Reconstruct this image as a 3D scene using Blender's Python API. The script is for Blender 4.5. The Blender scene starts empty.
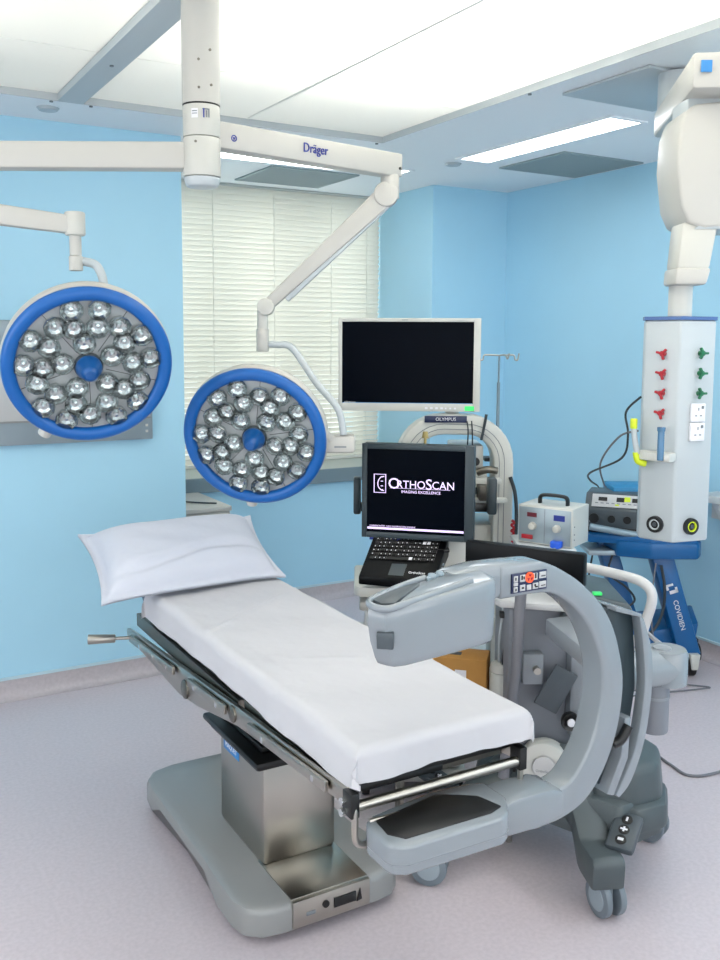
import bpy, bmesh, math, random
from mathutils import Matrix, Vector
random.seed(7)
PI = math.pi
C = bpy.context.scene.collection
YAW = 0.5276034
VM = Matrix.Rotation(-YAW, 4, 'Z')        # a second set of floor axes, 30 degrees off the walls, turned by the camera yaw; equipment placed on them from image pixels

# ------------------------------------------------------------------ materials
def lin(c):
    return tuple(((v/255)/12.92 if v/255 <= .04045 else ((v/255+.055)/1.055)**2.4) for v in c) + (1,)
def mat(name, rgb, rough=.5, metal=0, emit=None, es=0, noise=None, trans=0, bump=None, alpha=1, coat=0, spec=.5):
    m = bpy.data.materials.new(name); m.use_nodes = True
    nt = m.node_tree; b = nt.nodes['Principled BSDF']
    b.inputs['Base Color'].default_value = lin(rgb)
    b.inputs['Roughness'].default_value = rough
    b.inputs['Metallic'].default_value = metal
    b.inputs['Transmission Weight'].default_value = trans
    b.inputs['Coat Weight'].default_value = coat
    b.inputs['Specular IOR Level'].default_value = spec
    if emit:
        b.inputs['Emission Color'].default_value = lin(emit); b.inputs['Emission Strength'].default_value = es
    tc = nt.nodes.new('ShaderNodeTexCoord')
    if noise:
        sc, amt = noise
        n = nt.nodes.new('ShaderNodeTexNoise'); n.inputs['Scale'].default_value = sc; n.inputs['Detail'].default_value = 4
        nt.links.new(tc.outputs['Object'], n.inputs['Vector'])
        r = nt.nodes.new('ShaderNodeValToRGB'); cl = lin(rgb)
        r.color_ramp.elements[0].position = .35; r.color_ramp.elements[1].position = .65
        r.color_ramp.elements[0].color = tuple(v*(1-amt) for v in cl[:3])+(1,)
        r.color_ramp.elements[1].color = tuple(min(1, v*(1+amt)) for v in cl[:3])+(1,)
        nt.links.new(n.outputs['Fac'], r.inputs['Fac']); nt.links.new(r.outputs['Color'], b.inputs['Base Color'])
    if bump:
        sc, st = bump
        n2 = nt.nodes.new('ShaderNodeTexNoise'); n2.inputs['Scale'].default_value = sc; n2.inputs['Detail'].default_value = 3
        nt.links.new(tc.outputs['Object'], n2.inputs['Vector'])
        bp = nt.nodes.new('ShaderNodeBump'); bp.inputs['Strength'].default_value = st; bp.inputs['Distance'].default_value = .01
        nt.links.new(n2.outputs['Fac'], bp.inputs['Height']); nt.links.new(bp.outputs['Normal'], b.inputs['Normal'])
    return m
M = {
 'wall': mat('blue_wall_paint', (170,216,237), .45, noise=(1.2,.03)),
 'ceil': mat('ceiling_paint', (240,243,245), .6),
 'seam': mat('seam_strip', (236,236,230), .6),
 'beam': mat('ceiling_beam_paint', (192,198,200), .5),
 'floor': mat('speckled_vinyl', (200,189,194), .32, noise=(70,.05)),
 'cove': mat('vinyl_cove', (186,178,182), .35, noise=(60,.05)),
 'covecap': mat('cove_cap', (190,216,226), .4),
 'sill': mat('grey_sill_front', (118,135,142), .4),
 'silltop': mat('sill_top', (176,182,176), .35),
 'slat': None,
 'cord': mat('pale_cord', (228,230,218), .6),
 'white': mat('white_enamel', (196,196,190), .32),
 'cream': mat('cream_enamel', (186,184,178), .35),
 'grille': mat('vent_grille', (150,164,166), .6),
 'blue': mat('blue_rim', (3,90,166), .35),
 'bluedark': mat('blue_handle', (8,78,142), .3),
 'plate': mat('lamp_face', (170,175,176), .35),
 'chrome': mat('chrome', (225,228,228), .12, 1),
 'steel': mat('brushed_steel', (176,172,164), .28, 1, bump=(25,.05)),
 'steeld': mat('dark_steel', (120,116,108), .35, 1),
 'silver': mat('silver_plastic', (146,147,146), .35, .15),
 'black': mat('black_plastic', (16,17,18), .4),
 'blackg': mat('black_gloss', (7,9,12), .35, spec=.15),
 'screen': mat('dark_screen', (1,5,15), .3, spec=.04),
 'bezel': mat('charcoal_bezel', (46,58,64), .4),
 'char': mat('charcoal_plastic', (70,78,84), .4),
 'base': mat('slate_plastic', (74,83,86), .4),
 'carm': mat('pale_grey_gloss', (134,141,147), .2, coat=.3),
 'carm2': mat('mid_grey_plastic', (136,142,148), .4),
 'body': mat('grey_cabinet', (122,126,134), .4),
 'wheel': mat('grey_tyre', (112,122,130), .45),
 'hub': mat('wheel_hub', (146,158,166), .4),
 'sheet': mat('white_cotton', (197,196,200), .85, bump=(7,.9), spec=.2),
 'pillow': mat('white_pillowcase', (196,199,210), .85, bump=(8,.8), spec=.2),
 'pad': mat('blue_grey_pad', (88,112,130), .6),
 'brown': mat('cardboard', (182,132,66), .8, noise=(8,.08)),
 'covid': mat('cart_blue', (5,88,146), .35),
 'covtop': mat('cart_blue_top', (30,130,180), .4),
 'red': mat('red_plastic', (165,18,34), .4),
 'green': mat('green_plastic', (14,104,66), .4),
 'yellow': mat('yellow_band', (205,222,40), .4),
 'brandblue': mat('brand_blue', (28,48,140), .5),
 'labelblue': mat('label_blue', (50,130,195), .4),
 'plaque': mat('navy_plaque', (24,36,74), .35),
 'whitep': mat('white_print', (225,225,230), .5),
 'glow': mat('screen_lettering', (220,200,240), .5, emit=(220,200,240), es=.8),
 'orange': mat('orange_button', (230,84,40), .4, emit=(230,84,40), es=.35),
 'led': mat('green_led', (60,220,110), .4, emit=(60,220,110), es=.3),
 'panelw': mat('viewer_glass', (190,190,190), .3),
 'panelg': mat('viewer_frame', (150,164,172), .35, .3),
 'pend': mat('pendant_grey', (180,187,190), .35),
 'pendw': mat('pendant_white', (192,191,184), .35),
 'clearblue': mat('clear_blue_tube', (90,140,180), .1, trans=.4),
 'blue2': mat('bright_blue_cable', (26,90,215), .4),
 'desk': mat('white_laminate', (200,206,208), .4),
 'cable': mat('grey_cable', (112,112,118), .5),
 'cabled': mat('dark_cable', (44,52,58), .5),
 'wood': mat('brown_fitting', (168,150,92), .5),
 'capblue': mat('slate_blue_cap', (70,100,150), .4),
 'pole': mat('grey_pole', (128,146,156), .35, .3),
 'darkred': mat('dark_red_window', (96,20,36), .3),
 'grey': mat('label_grey', (120,126,130), .5),
 'rear': mat('rear_wall_paint', (205,222,230), .5),
}
def glassmat(name, col=(1,1,1,1), rough=0.0):
    m = bpy.data.materials.new(name); m.use_nodes = True; nt = m.node_tree; nt.nodes.clear()
    o = nt.nodes.new('ShaderNodeOutputMaterial'); g = nt.nodes.new('ShaderNodeBsdfGlossy'); t = nt.nodes.new('ShaderNodeBsdfTransparent'); x = nt.nodes.new('ShaderNodeMixShader'); f = nt.nodes.new('ShaderNodeFresnel')
    t.inputs[0].default_value = col; g.inputs['Roughness'].default_value = rough+.02; f.inputs[0].default_value = 1.5
    nt.links.new(f.outputs[0], x.inputs[0]); nt.links.new(t.outputs[0], x.inputs[1]); nt.links.new(g.outputs[0], x.inputs[2]); nt.links.new(x.outputs[0], o.inputs[0])
    return m
M['glass'] = glassmat('clear_glass', (.93,.96,.96,1))
M['lensglass'] = glassmat('lens_glass', (.97,.99,.99,1))
def membrane():
    m = bpy.data.materials.new('diffuser_fabric'); m.use_nodes = True; nt = m.node_tree; nt.nodes.clear()
    o = nt.nodes.new('ShaderNodeOutputMaterial'); d = nt.nodes.new('ShaderNodeBsdfDiffuse'); t = nt.nodes.new('ShaderNodeBsdfTranslucent'); x = nt.nodes.new('ShaderNodeMixShader')
    d.inputs[0].default_value = (.9,.9,.88,1); t.inputs[0].default_value = (.95,.94,.90,1); x.inputs[0].default_value = .5
    nt.links.new(d.outputs[0], x.inputs[1]); nt.links.new(t.outputs[0], x.inputs[2]); nt.links.new(x.outputs[0], o.inputs[0])
    return m
M['membrane'] = membrane()
def slatmat():
    m = bpy.data.materials.new('cream_slat'); m.use_nodes = True; nt = m.node_tree; nt.nodes.clear()
    o = nt.nodes.new('ShaderNodeOutputMaterial'); d = nt.nodes.new('ShaderNodeBsdfDiffuse'); t = nt.nodes.new('ShaderNodeBsdfTranslucent'); x = nt.nodes.new('ShaderNodeMixShader')
    d.inputs[0].default_value = (.86,.86,.82,1); t.inputs[0].default_value = (.86,.84,.78,1); x.inputs[0].default_value = .45
    nt.links.new(d.outputs[0], x.inputs[1]); nt.links.new(t.outputs[0], x.inputs[2]); nt.links.new(x.outputs[0], o.inputs[0])
    return m
M['slat'] = slatmat()
M['tube'] = mat('lit_diffuser', (255,255,255), .5, emit=(250,252,255), es=9)
def reflector():
    m = mat('lamp_reflector', (196,202,202), .24, 1); return m
M['reflector'] = reflector()

# ------------------------------------------------------------------ mesh collector
class G:
    def __init__(s, T=None):
        s.b = bmesh.new(); s.T = T or Matrix.Identity(4)
    def _fin(s, verts, bev=0, seg=2, T=None):
        if bev > 0:
            vs = set(verts); ed = [e for e in s.b.edges if e.verts[0] in vs and e.verts[1] in vs]
            ed = [e for e in ed if len(e.link_faces) == 2 and e.calc_face_angle(0) > .35]
            r = bmesh.ops.bevel(s.b, geom=ed, offset=bev, segments=seg, affect='EDGES', profile=.5, clamp_overlap=True)
            verts = list({v for v in verts if v.is_valid} | set(r['verts']))
        M_ = s.T @ (T or Matrix.Identity(4))
        for v in verts: v.co = M_ @ v.co
        return s
    def box(s, c, d, bev=0, T=None, seg=2):
        r = bmesh.ops.create_cube(s.b, size=1); vs = r['verts']
        for v in vs: v.co = Vector((v.co.x*d[0]+c[0], v.co.y*d[1]+c[1], v.co.z*d[2]+c[2]))
        return s._fin(vs, bev, seg, T)
    def bb(s, x0, x1, y0, y1, z0, z1, bev=0, T=None):
        return s.box(((x0+x1)/2, (y0+y1)/2, (z0+z1)/2), (abs(x1-x0), abs(y1-y0), abs(z1-z0)), bev, T)
    def prism(s, poly, plane, a0, a1, bev=0, T=None, seg=2, scale1=1):
        f = {'xy': lambda p, a: (p[0], p[1], a), 'xz': lambda p, a: (p[0], a, p[1]), 'yz': lambda p, a: (a, p[0], p[1])}[plane]
        n = len(poly); cx = sum(p[0] for p in poly)/n; cy = sum(p[1] for p in poly)/n
        v0 = [s.b.verts.new(f(p, a0)) for p in poly]
        v1 = [s.b.verts.new(f((cx+(p[0]-cx)*scale1, cy+(p[1]-cy)*scale1), a1)) for p in poly]
        fs = [s.b.faces.new(v0), s.b.faces.new(v1[::-1])]
        for i in range(n): fs.append(s.b.faces.new((v0[i], v1[i], v1[(i+1) % n], v0[(i+1) % n])[::-1]))
        bmesh.ops.recalc_face_normals(s.b, faces=fs)
        return s._fin(v0+v1, bev, seg, T)
    def hull8(s, p8, bev=0, T=None):
        v = [s.b.verts.new(p) for p in p8]
        fs = [s.b.faces.new([v[i] for i in q]) for q in ((0,1,2,3), (7,6,5,4), (0,4,5,1), (1,5,6,2), (2,6,7,3), (3,7,4,0))]
        bmesh.ops.recalc_face_normals(s.b, faces=fs)
        return s._fin(v, bev, 2, T)
    def cyl(s, p0, p1, r0, r1=None, seg=24, bev=0, T=None):
        r1 = r0 if r1 is None else r1
        p0 = Vector(p0); p1 = Vector(p1); d = p1-p0
        r = bmesh.ops.create_cone(s.b, cap_ends=True, segments=seg, radius1=r0, radius2=r1, depth=d.length)
        q = d.to_track_quat('Z', 'Y').to_matrix().to_4x4()
        vs = r['verts']
        if bev:
            e = [e for e in {e for v in vs for e in v.link_edges} if e.calc_face_angle(0) > .8]
            rr = bmesh.ops.bevel(s.b, geom=e, offset=bev, segments=2, affect='EDGES', profile=.5)
            vs = list({v for v in vs if v.is_valid} | set(rr['verts']))
        A = Matrix.Translation((p0+p1)/2) @ q
        for v in vs: v.co = A @ v.co
        return s._fin(vs, 0, 2, T)
    def lathe(s, prof, T=None, seg=40, cap=True):
        rings = []; al = []
        for r, z in prof:
            if r < 1e-6:
                v = s.b.verts.new((0, 0, z)); rings.append([v]); al.append(v)
            else:
                R = [s.b.verts.new((r*math.cos(2*PI*i/seg), r*math.sin(2*PI*i/seg), z)) for i in range(seg)]; rings.append(R); al += R
        fs = []
        for a, b in zip(rings, rings[1:]):
            for i in range(seg):
                j = (i+1) % seg
                if len(a) == 1 and len(b) == 1: continue
                if len(a) == 1: fs.append(s.b.faces.new((a[0], b[j], b[i])))
                elif len(b) == 1: fs.append(s.b.faces.new((a[i], a[j], b[0])))
                else: fs.append(s.b.faces.new((a[i], a[j], b[j], b[i])))
        bmesh.ops.recalc_face_normals(s.b, faces=fs)
        return s._fin(al, 0, 2, T)
    def tube(s, pts, r, seg=12, sm=True, T=None, sub=8, flat=None):
        P = [Vector(p) for p in pts]
        if sm and len(P) > 2:
            Q = []
            for i in range(len(P)-1):
                a = P[max(i-1, 0)]; b = P[i]; c = P[i+1]; d = P[min(i+2, len(P)-1)]
                for k in range(sub):
                    t = k/sub
                    Q.append(.5*((2*b)+(c-a)*t+(2*a-5*b+4*c-d)*t*t+(3*b-a-3*c+d)*t**3))
            Q.append(P[-1]); P = Q
        n = None; rings = []; al = []
        for i, p in enumerate(P):
            t = (P[min(i+1, len(P)-1)]-P[max(i-1, 0)]).normalized()
            if n is None:
                n = Vector((0, 0, 1)) if abs(t.z) < .9 else Vector((1, 0, 0))
            n = (n-t*n.dot(t)).normalized(); bn = t.cross(n)
            ra, rb = (r, r) if flat is None else flat
            R = [s.b.verts.new(p+n*ra*math.cos(2*PI*k/seg)+bn*rb*math.sin(2*PI*k/seg)) for k in range(seg)]
            rings.append(R); al += R
        for a, b in zip(rings, rings[1:]):
            for k in range(seg): s.b.faces.new((a[k], a[(k+1) % seg], b[(k+1) % seg], b[k]))
        s.b.faces.new(rings[0][::-1]); s.b.faces.new(rings[-1])
        return s._fin(al, 0, 2, T)
    def grid(s, fn, nu, nv):
        R = [[s.b.verts.new(fn(i/nu, j/nv)) for j in range(nv+1)] for i in range(nu+1)]
        for i in range(nu):
            for j in range(nv): s.b.faces.new((R[i][j], R[i+1][j], R[i+1][j+1], R[i][j+1]))
        return s._fin([v for r in R for v in r])

WL = {}
def part(name, g, m, parent=None, label=None, smooth=True, kind=None):
    me = bpy.data.meshes.new(name)
    off = WL[parent.name] if parent else Vector((0, 0, 0))
    for v in g.b.verts: v.co -= off
    g.b.normal_update(); g.b.to_mesh(me); g.b.free()
    me.materials.append(M[m])
    o = bpy.data.objects.new(name, me); C.objects.link(o)
    if smooth:
        for p in me.polygons: p.use_smooth = True
        me.set_sharp_from_angle(angle=math.radians(38))
    if parent: o.parent = parent
    WL[o.name] = off.copy()
    if label: o['label'] = label
    if kind: o['kind'] = kind
    return o
def thing(name, label, cat, loc=(0, 0, 0), group=None, V=False):
    o = bpy.data.objects.new(name, None); C.objects.link(o)
    o.empty_display_size = .1
    l = VM @ Vector(loc) if V else Vector(loc)
    o.location = l; WL[o.name] = l.copy()
    o['label'] = label; o['category'] = cat
    if group: o['group'] = group
    return o
def solo(o, label, cat, group=None):
    o['label'] = label; o['category'] = cat
    if group: o['group'] = group
    return o
def struct(name, g, m, smooth=False):
    o = part(name, g, m, None, smooth=smooth); o['kind'] = 'structure'; return o
def basis(o, x, y):
    x = Vector(x).normalized(); y = Vector(y); z = x.cross(y).normalized(); y = z.cross(x)
    m = Matrix((x, y, z)).transposed().to_4x4(); m.translation = Vector(o); return m
def text(name, body, size, T, m, parent, ext=.0006, align='CENTER', sx=1, sh=0, spacing=1, off=0, label=None):
    cu = bpy.data.curves.new('t', 'FONT'); cu.body = body; cu.size = size; cu.extrude = ext; cu.align_x = align; cu.align_y = 'CENTER'
    cu.shear = sh; cu.space_character = spacing; cu.offset = off; cu.resolution_u = 3
    ob = bpy.data.objects.new('t', cu); C.objects.link(ob)
    bpy.context.view_layer.update()
    dg = bpy.context.evaluated_depsgraph_get()
    me = bpy.data.meshes.new_from_object(ob.evaluated_get(dg))
    bpy.data.objects.remove(ob); bpy.data.curves.remove(cu)
    g = G(); g.b.from_mesh(me); bpy.data.meshes.remove(me)
    A = T @ Matrix.Diagonal((sx, 1, 1, 1))
    for v in g.b.verts: v.co = A @ v.co
    return part(name, g, m, parent, smooth=False, label=label)

# ================================================================== ROOM
H = 2.773; XR = 4.20; XL = -1.9; YB = -1.2
g = G(); g.bb(XL, XR+.1, YB, 6.4, -.1, 0); struct('floor', g, 'floor')
# ceiling with the opening of the air diffuser, and its plenum above
DX1 = 2.605; DY1 = 4.25; DX0 = -1.2; DY0 = -.6
g = G()
g.bb(DX1, XR+.1, YB, 6.4, H, H+.12); g.bb(XL, DX0, YB, 6.4, H, H+.12)
g.bb(DX0, DX1, DY1, 6.4, H, H+.12); g.bb(DX0, DX1, YB, DY0, H, H+.12)
g.bb(DX0-.05, DX1+.05, DY0-.05, DY1+.05, 3.55, 3.6)
g.bb(DX0-.05, DX0, DY0-.05, DY1+.05, H+.12, 3.55); g.bb(DX1, DX1+.05, DY0-.05, DY1+.05, H+.12, 3.55)
g.bb(DX0, DX1, DY0-.05, DY0, H+.12, 3.55); g.bb(DX0, DX1, DY1, DY1+.05, H+.12, 3.55)
struct('ceiling', g, 'ceil')
g = G(); g.bb(XL, 1.648, 4.65, 6.4, 0, H); struct('wall_left', g, 'wall')
g = G()
g.bb(1.648, 3.575, 5.46, 5.60, 0, .86)
g.bb(1.648, 3.575, 6.16, 6.3, 0, .86); g.bb(1.648, 3.575, 6.16, 6.3, 2.74, H)
struct('wall_window', g, 'wall')
g = G(); g.bb(3.575, XR+.1, 5.19, 6.4, 0, H); struct('wall_back', g, 'wall')
g = G(); g.bb(XR, XR+.1, YB, 5.19, 0, H); struct('wall_right', g, 'wall')
g = G()
g.bb(XL, XR+.1, YB-.1, YB, 0, .8); g.bb(XL, XR+.1, YB-.1, YB, 2.45, H); g.bb(XL, XL+.3, YB-.1, YB, .8, 2.45); g.bb(1.0, 1.25, YB-.1, YB, .8, 2.45); g.bb(3.9, XR+.1, YB-.1, YB, .8, 2.45)
struct('wall_rear', g, 'rear')
g = G()
g.bb(XL-.1, XL, YB-.1, 4.65, 0, .8); g.bb(XL-.1, XL, YB-.1, 4.65, 2.45, H); g.bb(XL-.1, XL, YB-.1, -.2, .8, 2.45); g.bb(XL-.1, XL, 3.4, 4.65, .8, 2.45)
struct('wall_far_left', g, 'rear')
for nm, q in (('added_window_2', (XL+.3, 1.0, YB-.08, YB-.03)), ('added_window_3', (1.25, 3.9, YB-.08, YB-.03))):  # unseen rear windows, added to let more daylight into the room
    g = G(); a, b, c, d = q
    for z in (.8, 2.41): g.bb(a, b, c, d, z, z+.04)
    for x in (a, (a+b)/2-.02, b-.04): g.bb(x, x+.04, c, d, .84, 2.41)
    struct(nm, g, 'white')
g = G()
for z in (.8, 2.41): g.bb(XL-.08, XL-.03, -.2, 3.4, z, z+.04)
for y in (-.2, 1.58, 3.36): g.bb(XL-.08, XL-.03, y, y+.04, .84, 2.41)
struct('added_window_4', g, 'white')  # unseen left window, also added to light the walls and ceiling
# coved skirting
def cove(name, x0, y0, x1, y1, n, h=.095):
    # n = inward normal
    d = Vector((x1-x0, y1-y0, 0)); L = d.length; nx = Vector((n[0], n[1], 0))
    prof = [(0, h), (.003, h), (.004, .05), (.012, .022), (.028, .006), (.05, .0015), (.05, 0), (0, 0)]
    T = Matrix((d.normalized(), nx, Vector((0, 0, 1)))).transposed().to_4x4(); T.translation = Vector((x0, y0, .0005))
    g = G(T); g.prism(prof, 'yz', 0, L); struct(name, g, 'cove', True)
    g = G(T); g.bb(0, L, .0005, .008, h, h+.014); struct(name.replace('baseboard', 'trim'), g, 'covecap')
cove('baseboard_left', XL, 4.65, 1.648, 4.65, (0, -1))
cove('baseboard_window', 1.70, 5.46, 3.575, 5.46, (0, -1))
cove('baseboard_back', 3.575, 5.19, XR, 5.19, (0, -1))
cove('baseboard_right', XR, 5.19, XR, YB, (-1, 0))
# window
g = G()
g.bb(1.66, 3.57, 6.08, 6.15, .86, .93); g.bb(1.66, 3.57, 6.08, 6.15, 2.68, 2.74)
for x in (1.66, 2.28, 2.91, 3.52): g.bb(x, x+.05, 6.08, 6.15, .93, 2.68)
w = struct('window_1', g, 'white')
g = G(); g.bb(1.70, 3.53, 6.11, 6.116, .93, 2.68); gl = part('window_pane', g, 'glass', w)
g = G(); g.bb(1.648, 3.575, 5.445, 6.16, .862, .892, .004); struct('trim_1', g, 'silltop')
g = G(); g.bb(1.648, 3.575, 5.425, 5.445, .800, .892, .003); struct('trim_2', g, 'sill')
# blind
t = thing('window_blind', 'white slatted blind filling the tall window behind the surgical lights', 'blind', (2.6, 5.86, .895))
g = G(); n = 54; z0 = .935; z1 = 2.755
for i in range(n):
    z = z0+(z1-z0)*i/(n-1)
    g.box((0, 0, 0), (1.916, .040, .0018), T=Matrix.Translation((2.611, 5.87, z)) @ Matrix.Rotation(math.radians(-57), 4, 'X'))
part('slats', g, 'slat', t, smooth=False)
for x in (1.84, 2.28, 2.72, 3.16, 3.45):
    g = G(); g.box((x, 5.838, 1.82), (.005, .001, 1.80)); part('ladder_tape', g, 'slat', t, smooth=False)
g = G(); g.bb(1.652, 3.571, 5.845, 5.90, 2.757, 2.7725); part('headrail', g, 'white', t)
g = G(); g.bb(1.655, 3.568, 5.845, 5.895, .895, .915, .003); part('bottom_rail', g, 'slat', t)

# ---------------------------------------------------------------- air diffuser
t = thing('air_diffuser', 'large glowing white air diffuser canopy covering the middle of the ceiling', 'ceiling diffuser', (.7, 1.8, 2.80))
xs = [(-1.2, -.55), (-.55, .17), (.17, .955), (1.06, 1.835), (1.845, DX1)]
ys = [(-.6, .62), (.62, 1.60), (1.605, 2.58), (2.585, 3.57), (3.575, DY1)]
for (a, b) in xs:
    for (c, d) in ys:
        g = G(); g.bb(a+.002, b-.002, c+.002, d-.002, 2.803, 2.806); part('fabric_panel', g, 'membrane', t, smooth=False)
g = G()
for (a, b) in xs:
    for (c, d) in ys[:-1]: g.bb(a, b, d-.0015, d+.0015, 2.8025, 2.806)
for x, w in ((1.84, .006), (.17, .002), (-.55, .002)): g.bb(x-w, x+w, DY0, DY1, 2.801, 2.806)
part('seam_strip', g, 'seam', t, smooth=False)
g = G(); g.bb(.953, 1.062, DY0, DY1, 2.771, 2.81); part('cross_beam', g, 'beam', t, smooth=False)
g = G(); g.bb(DX1-.004, DX1-.0005, DY0, DY1, 2.772, 2.83); g.bb(DX0, DX1, DY1-.004, DY1-.0005, 2.772, 2.83); part('edge_lip', g, 'beam', t, smooth=False)
for x, y in ((.93, 4.262), (1.10, 4.262), (2.615, 3.1), (1.01, 3.6), (2.58, 4.27)):
    g = G(); g.cyl((x, y, 2.767), (x, y, 2.7725), .008, seg=12); part('screw', g, 'grey', t)
def area(loc, sx, sy, e, rot=(0, 0, 0), col=(1, 1, 1), name='lamp'):
    l = bpy.data.lights.new(name, 'AREA'); l.shape = 'RECTANGLE'; l.size = sx; l.size_y = sy; l.energy = e; l.color = col
    o = bpy.data.objects.new(name, l); C.objects.link(o); o.location = loc; o.rotation_euler = rot; return o
PLEN = [(.0, 2.2, .4, 1.6, 24), (1.55, 1.9, .5, 2.4, 62), (2.15, 1.9, .4, 2.6, 62), (1.5, 3.1, .5, .5, 14), (2.2, 3.2, .5, .5, 14), (.3, 3.3, .5, .5, 6), (.5, .2, 1.6, .5, 30), (1.2, .4, 1.6, .5, 30)]
for x, y, a, b, e in PLEN: area((x, y, 3.13), a, b, e*.55, col=(1, .985, .95), name='plenum_tube')

# ---------------------------------------------------------------- ceiling fittings
def ceiling_light(label, x0, x1, y0, y1):
    t = thing('ceiling_light', label, 'ceiling light', ((x0+x1)/2, (y0+y1)/2, H), 'recessed fluorescent lights')
    g = G(); w = .022
    for a, b, c, d in ((x0, x1, y0, y0+w), (x0, x1, y1-w, y1), (x0, x0+w, y0+w, y1-w), (x1-w, x1, y0+w, y1-w)): g.bb(a, b, c, d, H-.008, H-.0005)
    part('frame', g, 'ceil', t, smooth=False)
    g = G(); g.bb(x0+w, x1-w, y0+w, y1-w, H-.006, H-.001); part('diffuser', g, 'tube', t, smooth=False)
ceiling_light('long lit fluorescent light above the blue corner, nearer the service pendant', 3.165, 3.405, 3.19, 4.38)
ceiling_light('lit fluorescent light just in front of the window blind, behind the lamp arm', 1.90, 3.17, 4.80, 5.05)
def vent(label, x0, x1, y0, y1):
    t = thing('ceiling_vent', label, 'vent', ((x0+x1)/2, (y0+y1)/2, H), 'square grey ceiling vents')
    g = G(); w = .02
    for a, b, c, d in ((x0, x1, y0, y0+w), (x0, x1, y1-w, y1), (x0, x0+w, y0+w, y1-w), (x1-w, x1, y0+w, y1-w)): g.bb(a, b, c, d, H-.009, H-.0005)
    part('frame', g, 'grille', t, smooth=False)
    g = G(); n = 24
    for i in range(n):
        yy = y0+w+(y1-y0-2*w)*(i+.5)/n
        g.bb(x0+w, x1-w, yy-.008, yy+.006, H-.007, H-.003)
    g.bb(x0+w, x1-w, y0+w, y1-w, H-.002, H-.0005)
    part('grille', g, 'grille', t, smooth=False)
vent('grey ceiling vent above the right corner, beside the long light', 3.55, 4.15, 3.91, 4.47)
vent('grey ceiling vent at the top of the window blind', 2.37, 2.97, 5.12, 5.68)
for x, y, l in ((.945, 4.40, 'small round ceiling sprinkler above the left blue wall'), (3.25, 4.52, 'small round ceiling sprinkler beyond the long light, above the corner')):
    g = G(); g.cyl((x, y, H-.012), (x, y, H-.0005), .04, .05, 28); solo(part('ceiling_sprinkler', g, 'pend'), l, 'sprinkler')
g = G(); g.bb(2.72, 3.25, 2.55, 3.02, H-.012, H-.0005, .003)
solo(part('ceiling_access_plate', g, 'pend'), 'flat grey plate on the ceiling where the service pendant is fixed', 'ceiling plate')

# ================================================================== SURGICAL LIGHTS
cx, cy = 1.039, 2.744  # column, arms and lamp heads shrunk about the camera position, coordinates hardcoded
t = thing('ceiling_column', 'thick white ceiling column carrying the arms of both surgical lights', 'ceiling column', (cx, cy, H))
g = G(); g.cyl((cx, cy, 2.451), (cx, cy, 2.80), .057, seg=48); part('tube', g, 'cream', t)
g = G(); g.cyl((cx, cy, 2.447), (cx, cy, 2.451), .056, seg=48); part('seam_ring', g, 'black', t)
g = G(); g.cyl((cx, cy, 2.355), (cx, cy, 2.447), .056, seg=48, bev=.003); part('upper_bearing', g, 'pendw', t)
g = G(); g.cyl((cx, cy, 2.239), (cx, cy, 2.353), .057, seg=48, bev=.003); part('lower_bearing', g, 'pendw', t)
g = G(); g.cyl((cx, cy, 2.209), (cx, cy, 2.238), .048, .056, seg=48, bev=.006); part('end_cap', g, 'pend', t)
def ringlabel(z, a0, w, h, m, par, nm='label', r=.0575):
    g = G()
    def fn(u, v):
        a = a0+(u-.5)*w/r
        return (cx+r*math.sin(a), cy-r*math.cos(a), z+(v-.5)*h)
    g.grid(fn, 6, 1); return part(nm, g, m, par)
va = math.atan2(.503, .864)*0
for a0, w, h, z, m in ((-.30, .020, .027, 2.417, 'whitep'), (-.3, .016, .0035, 2.423, 'grey'), (-.3, .016, .003, 2.416, 'grey'), (.18, .004, .026, 2.417, 'brandblue'), (.33, .004, .020, 2.415, 'grey'), (.45, .004, .026, 2.418, 'grey'), (.30, .022, .004, 2.429, 'grey')):
    ringlabel(z, -0.42+a0, w, h, m, t, r=.0575+(.0003 if m != 'whitep' else 0))
for a, z in ((-.05, 2.49), (-.05, 2.57), (.55, 2.60), (.6, 2.50), (-.25, 2.335)):
    a -= .42
    p = Vector((cx+.0565*math.sin(a), cy-.0565*math.cos(a), z)); d = Vector((math.sin(a), -math.cos(a), 0))
    g = G(); g.cyl(p, p+d*.003, .004, seg=12); part('screw', g, 'steeld', t)

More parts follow.
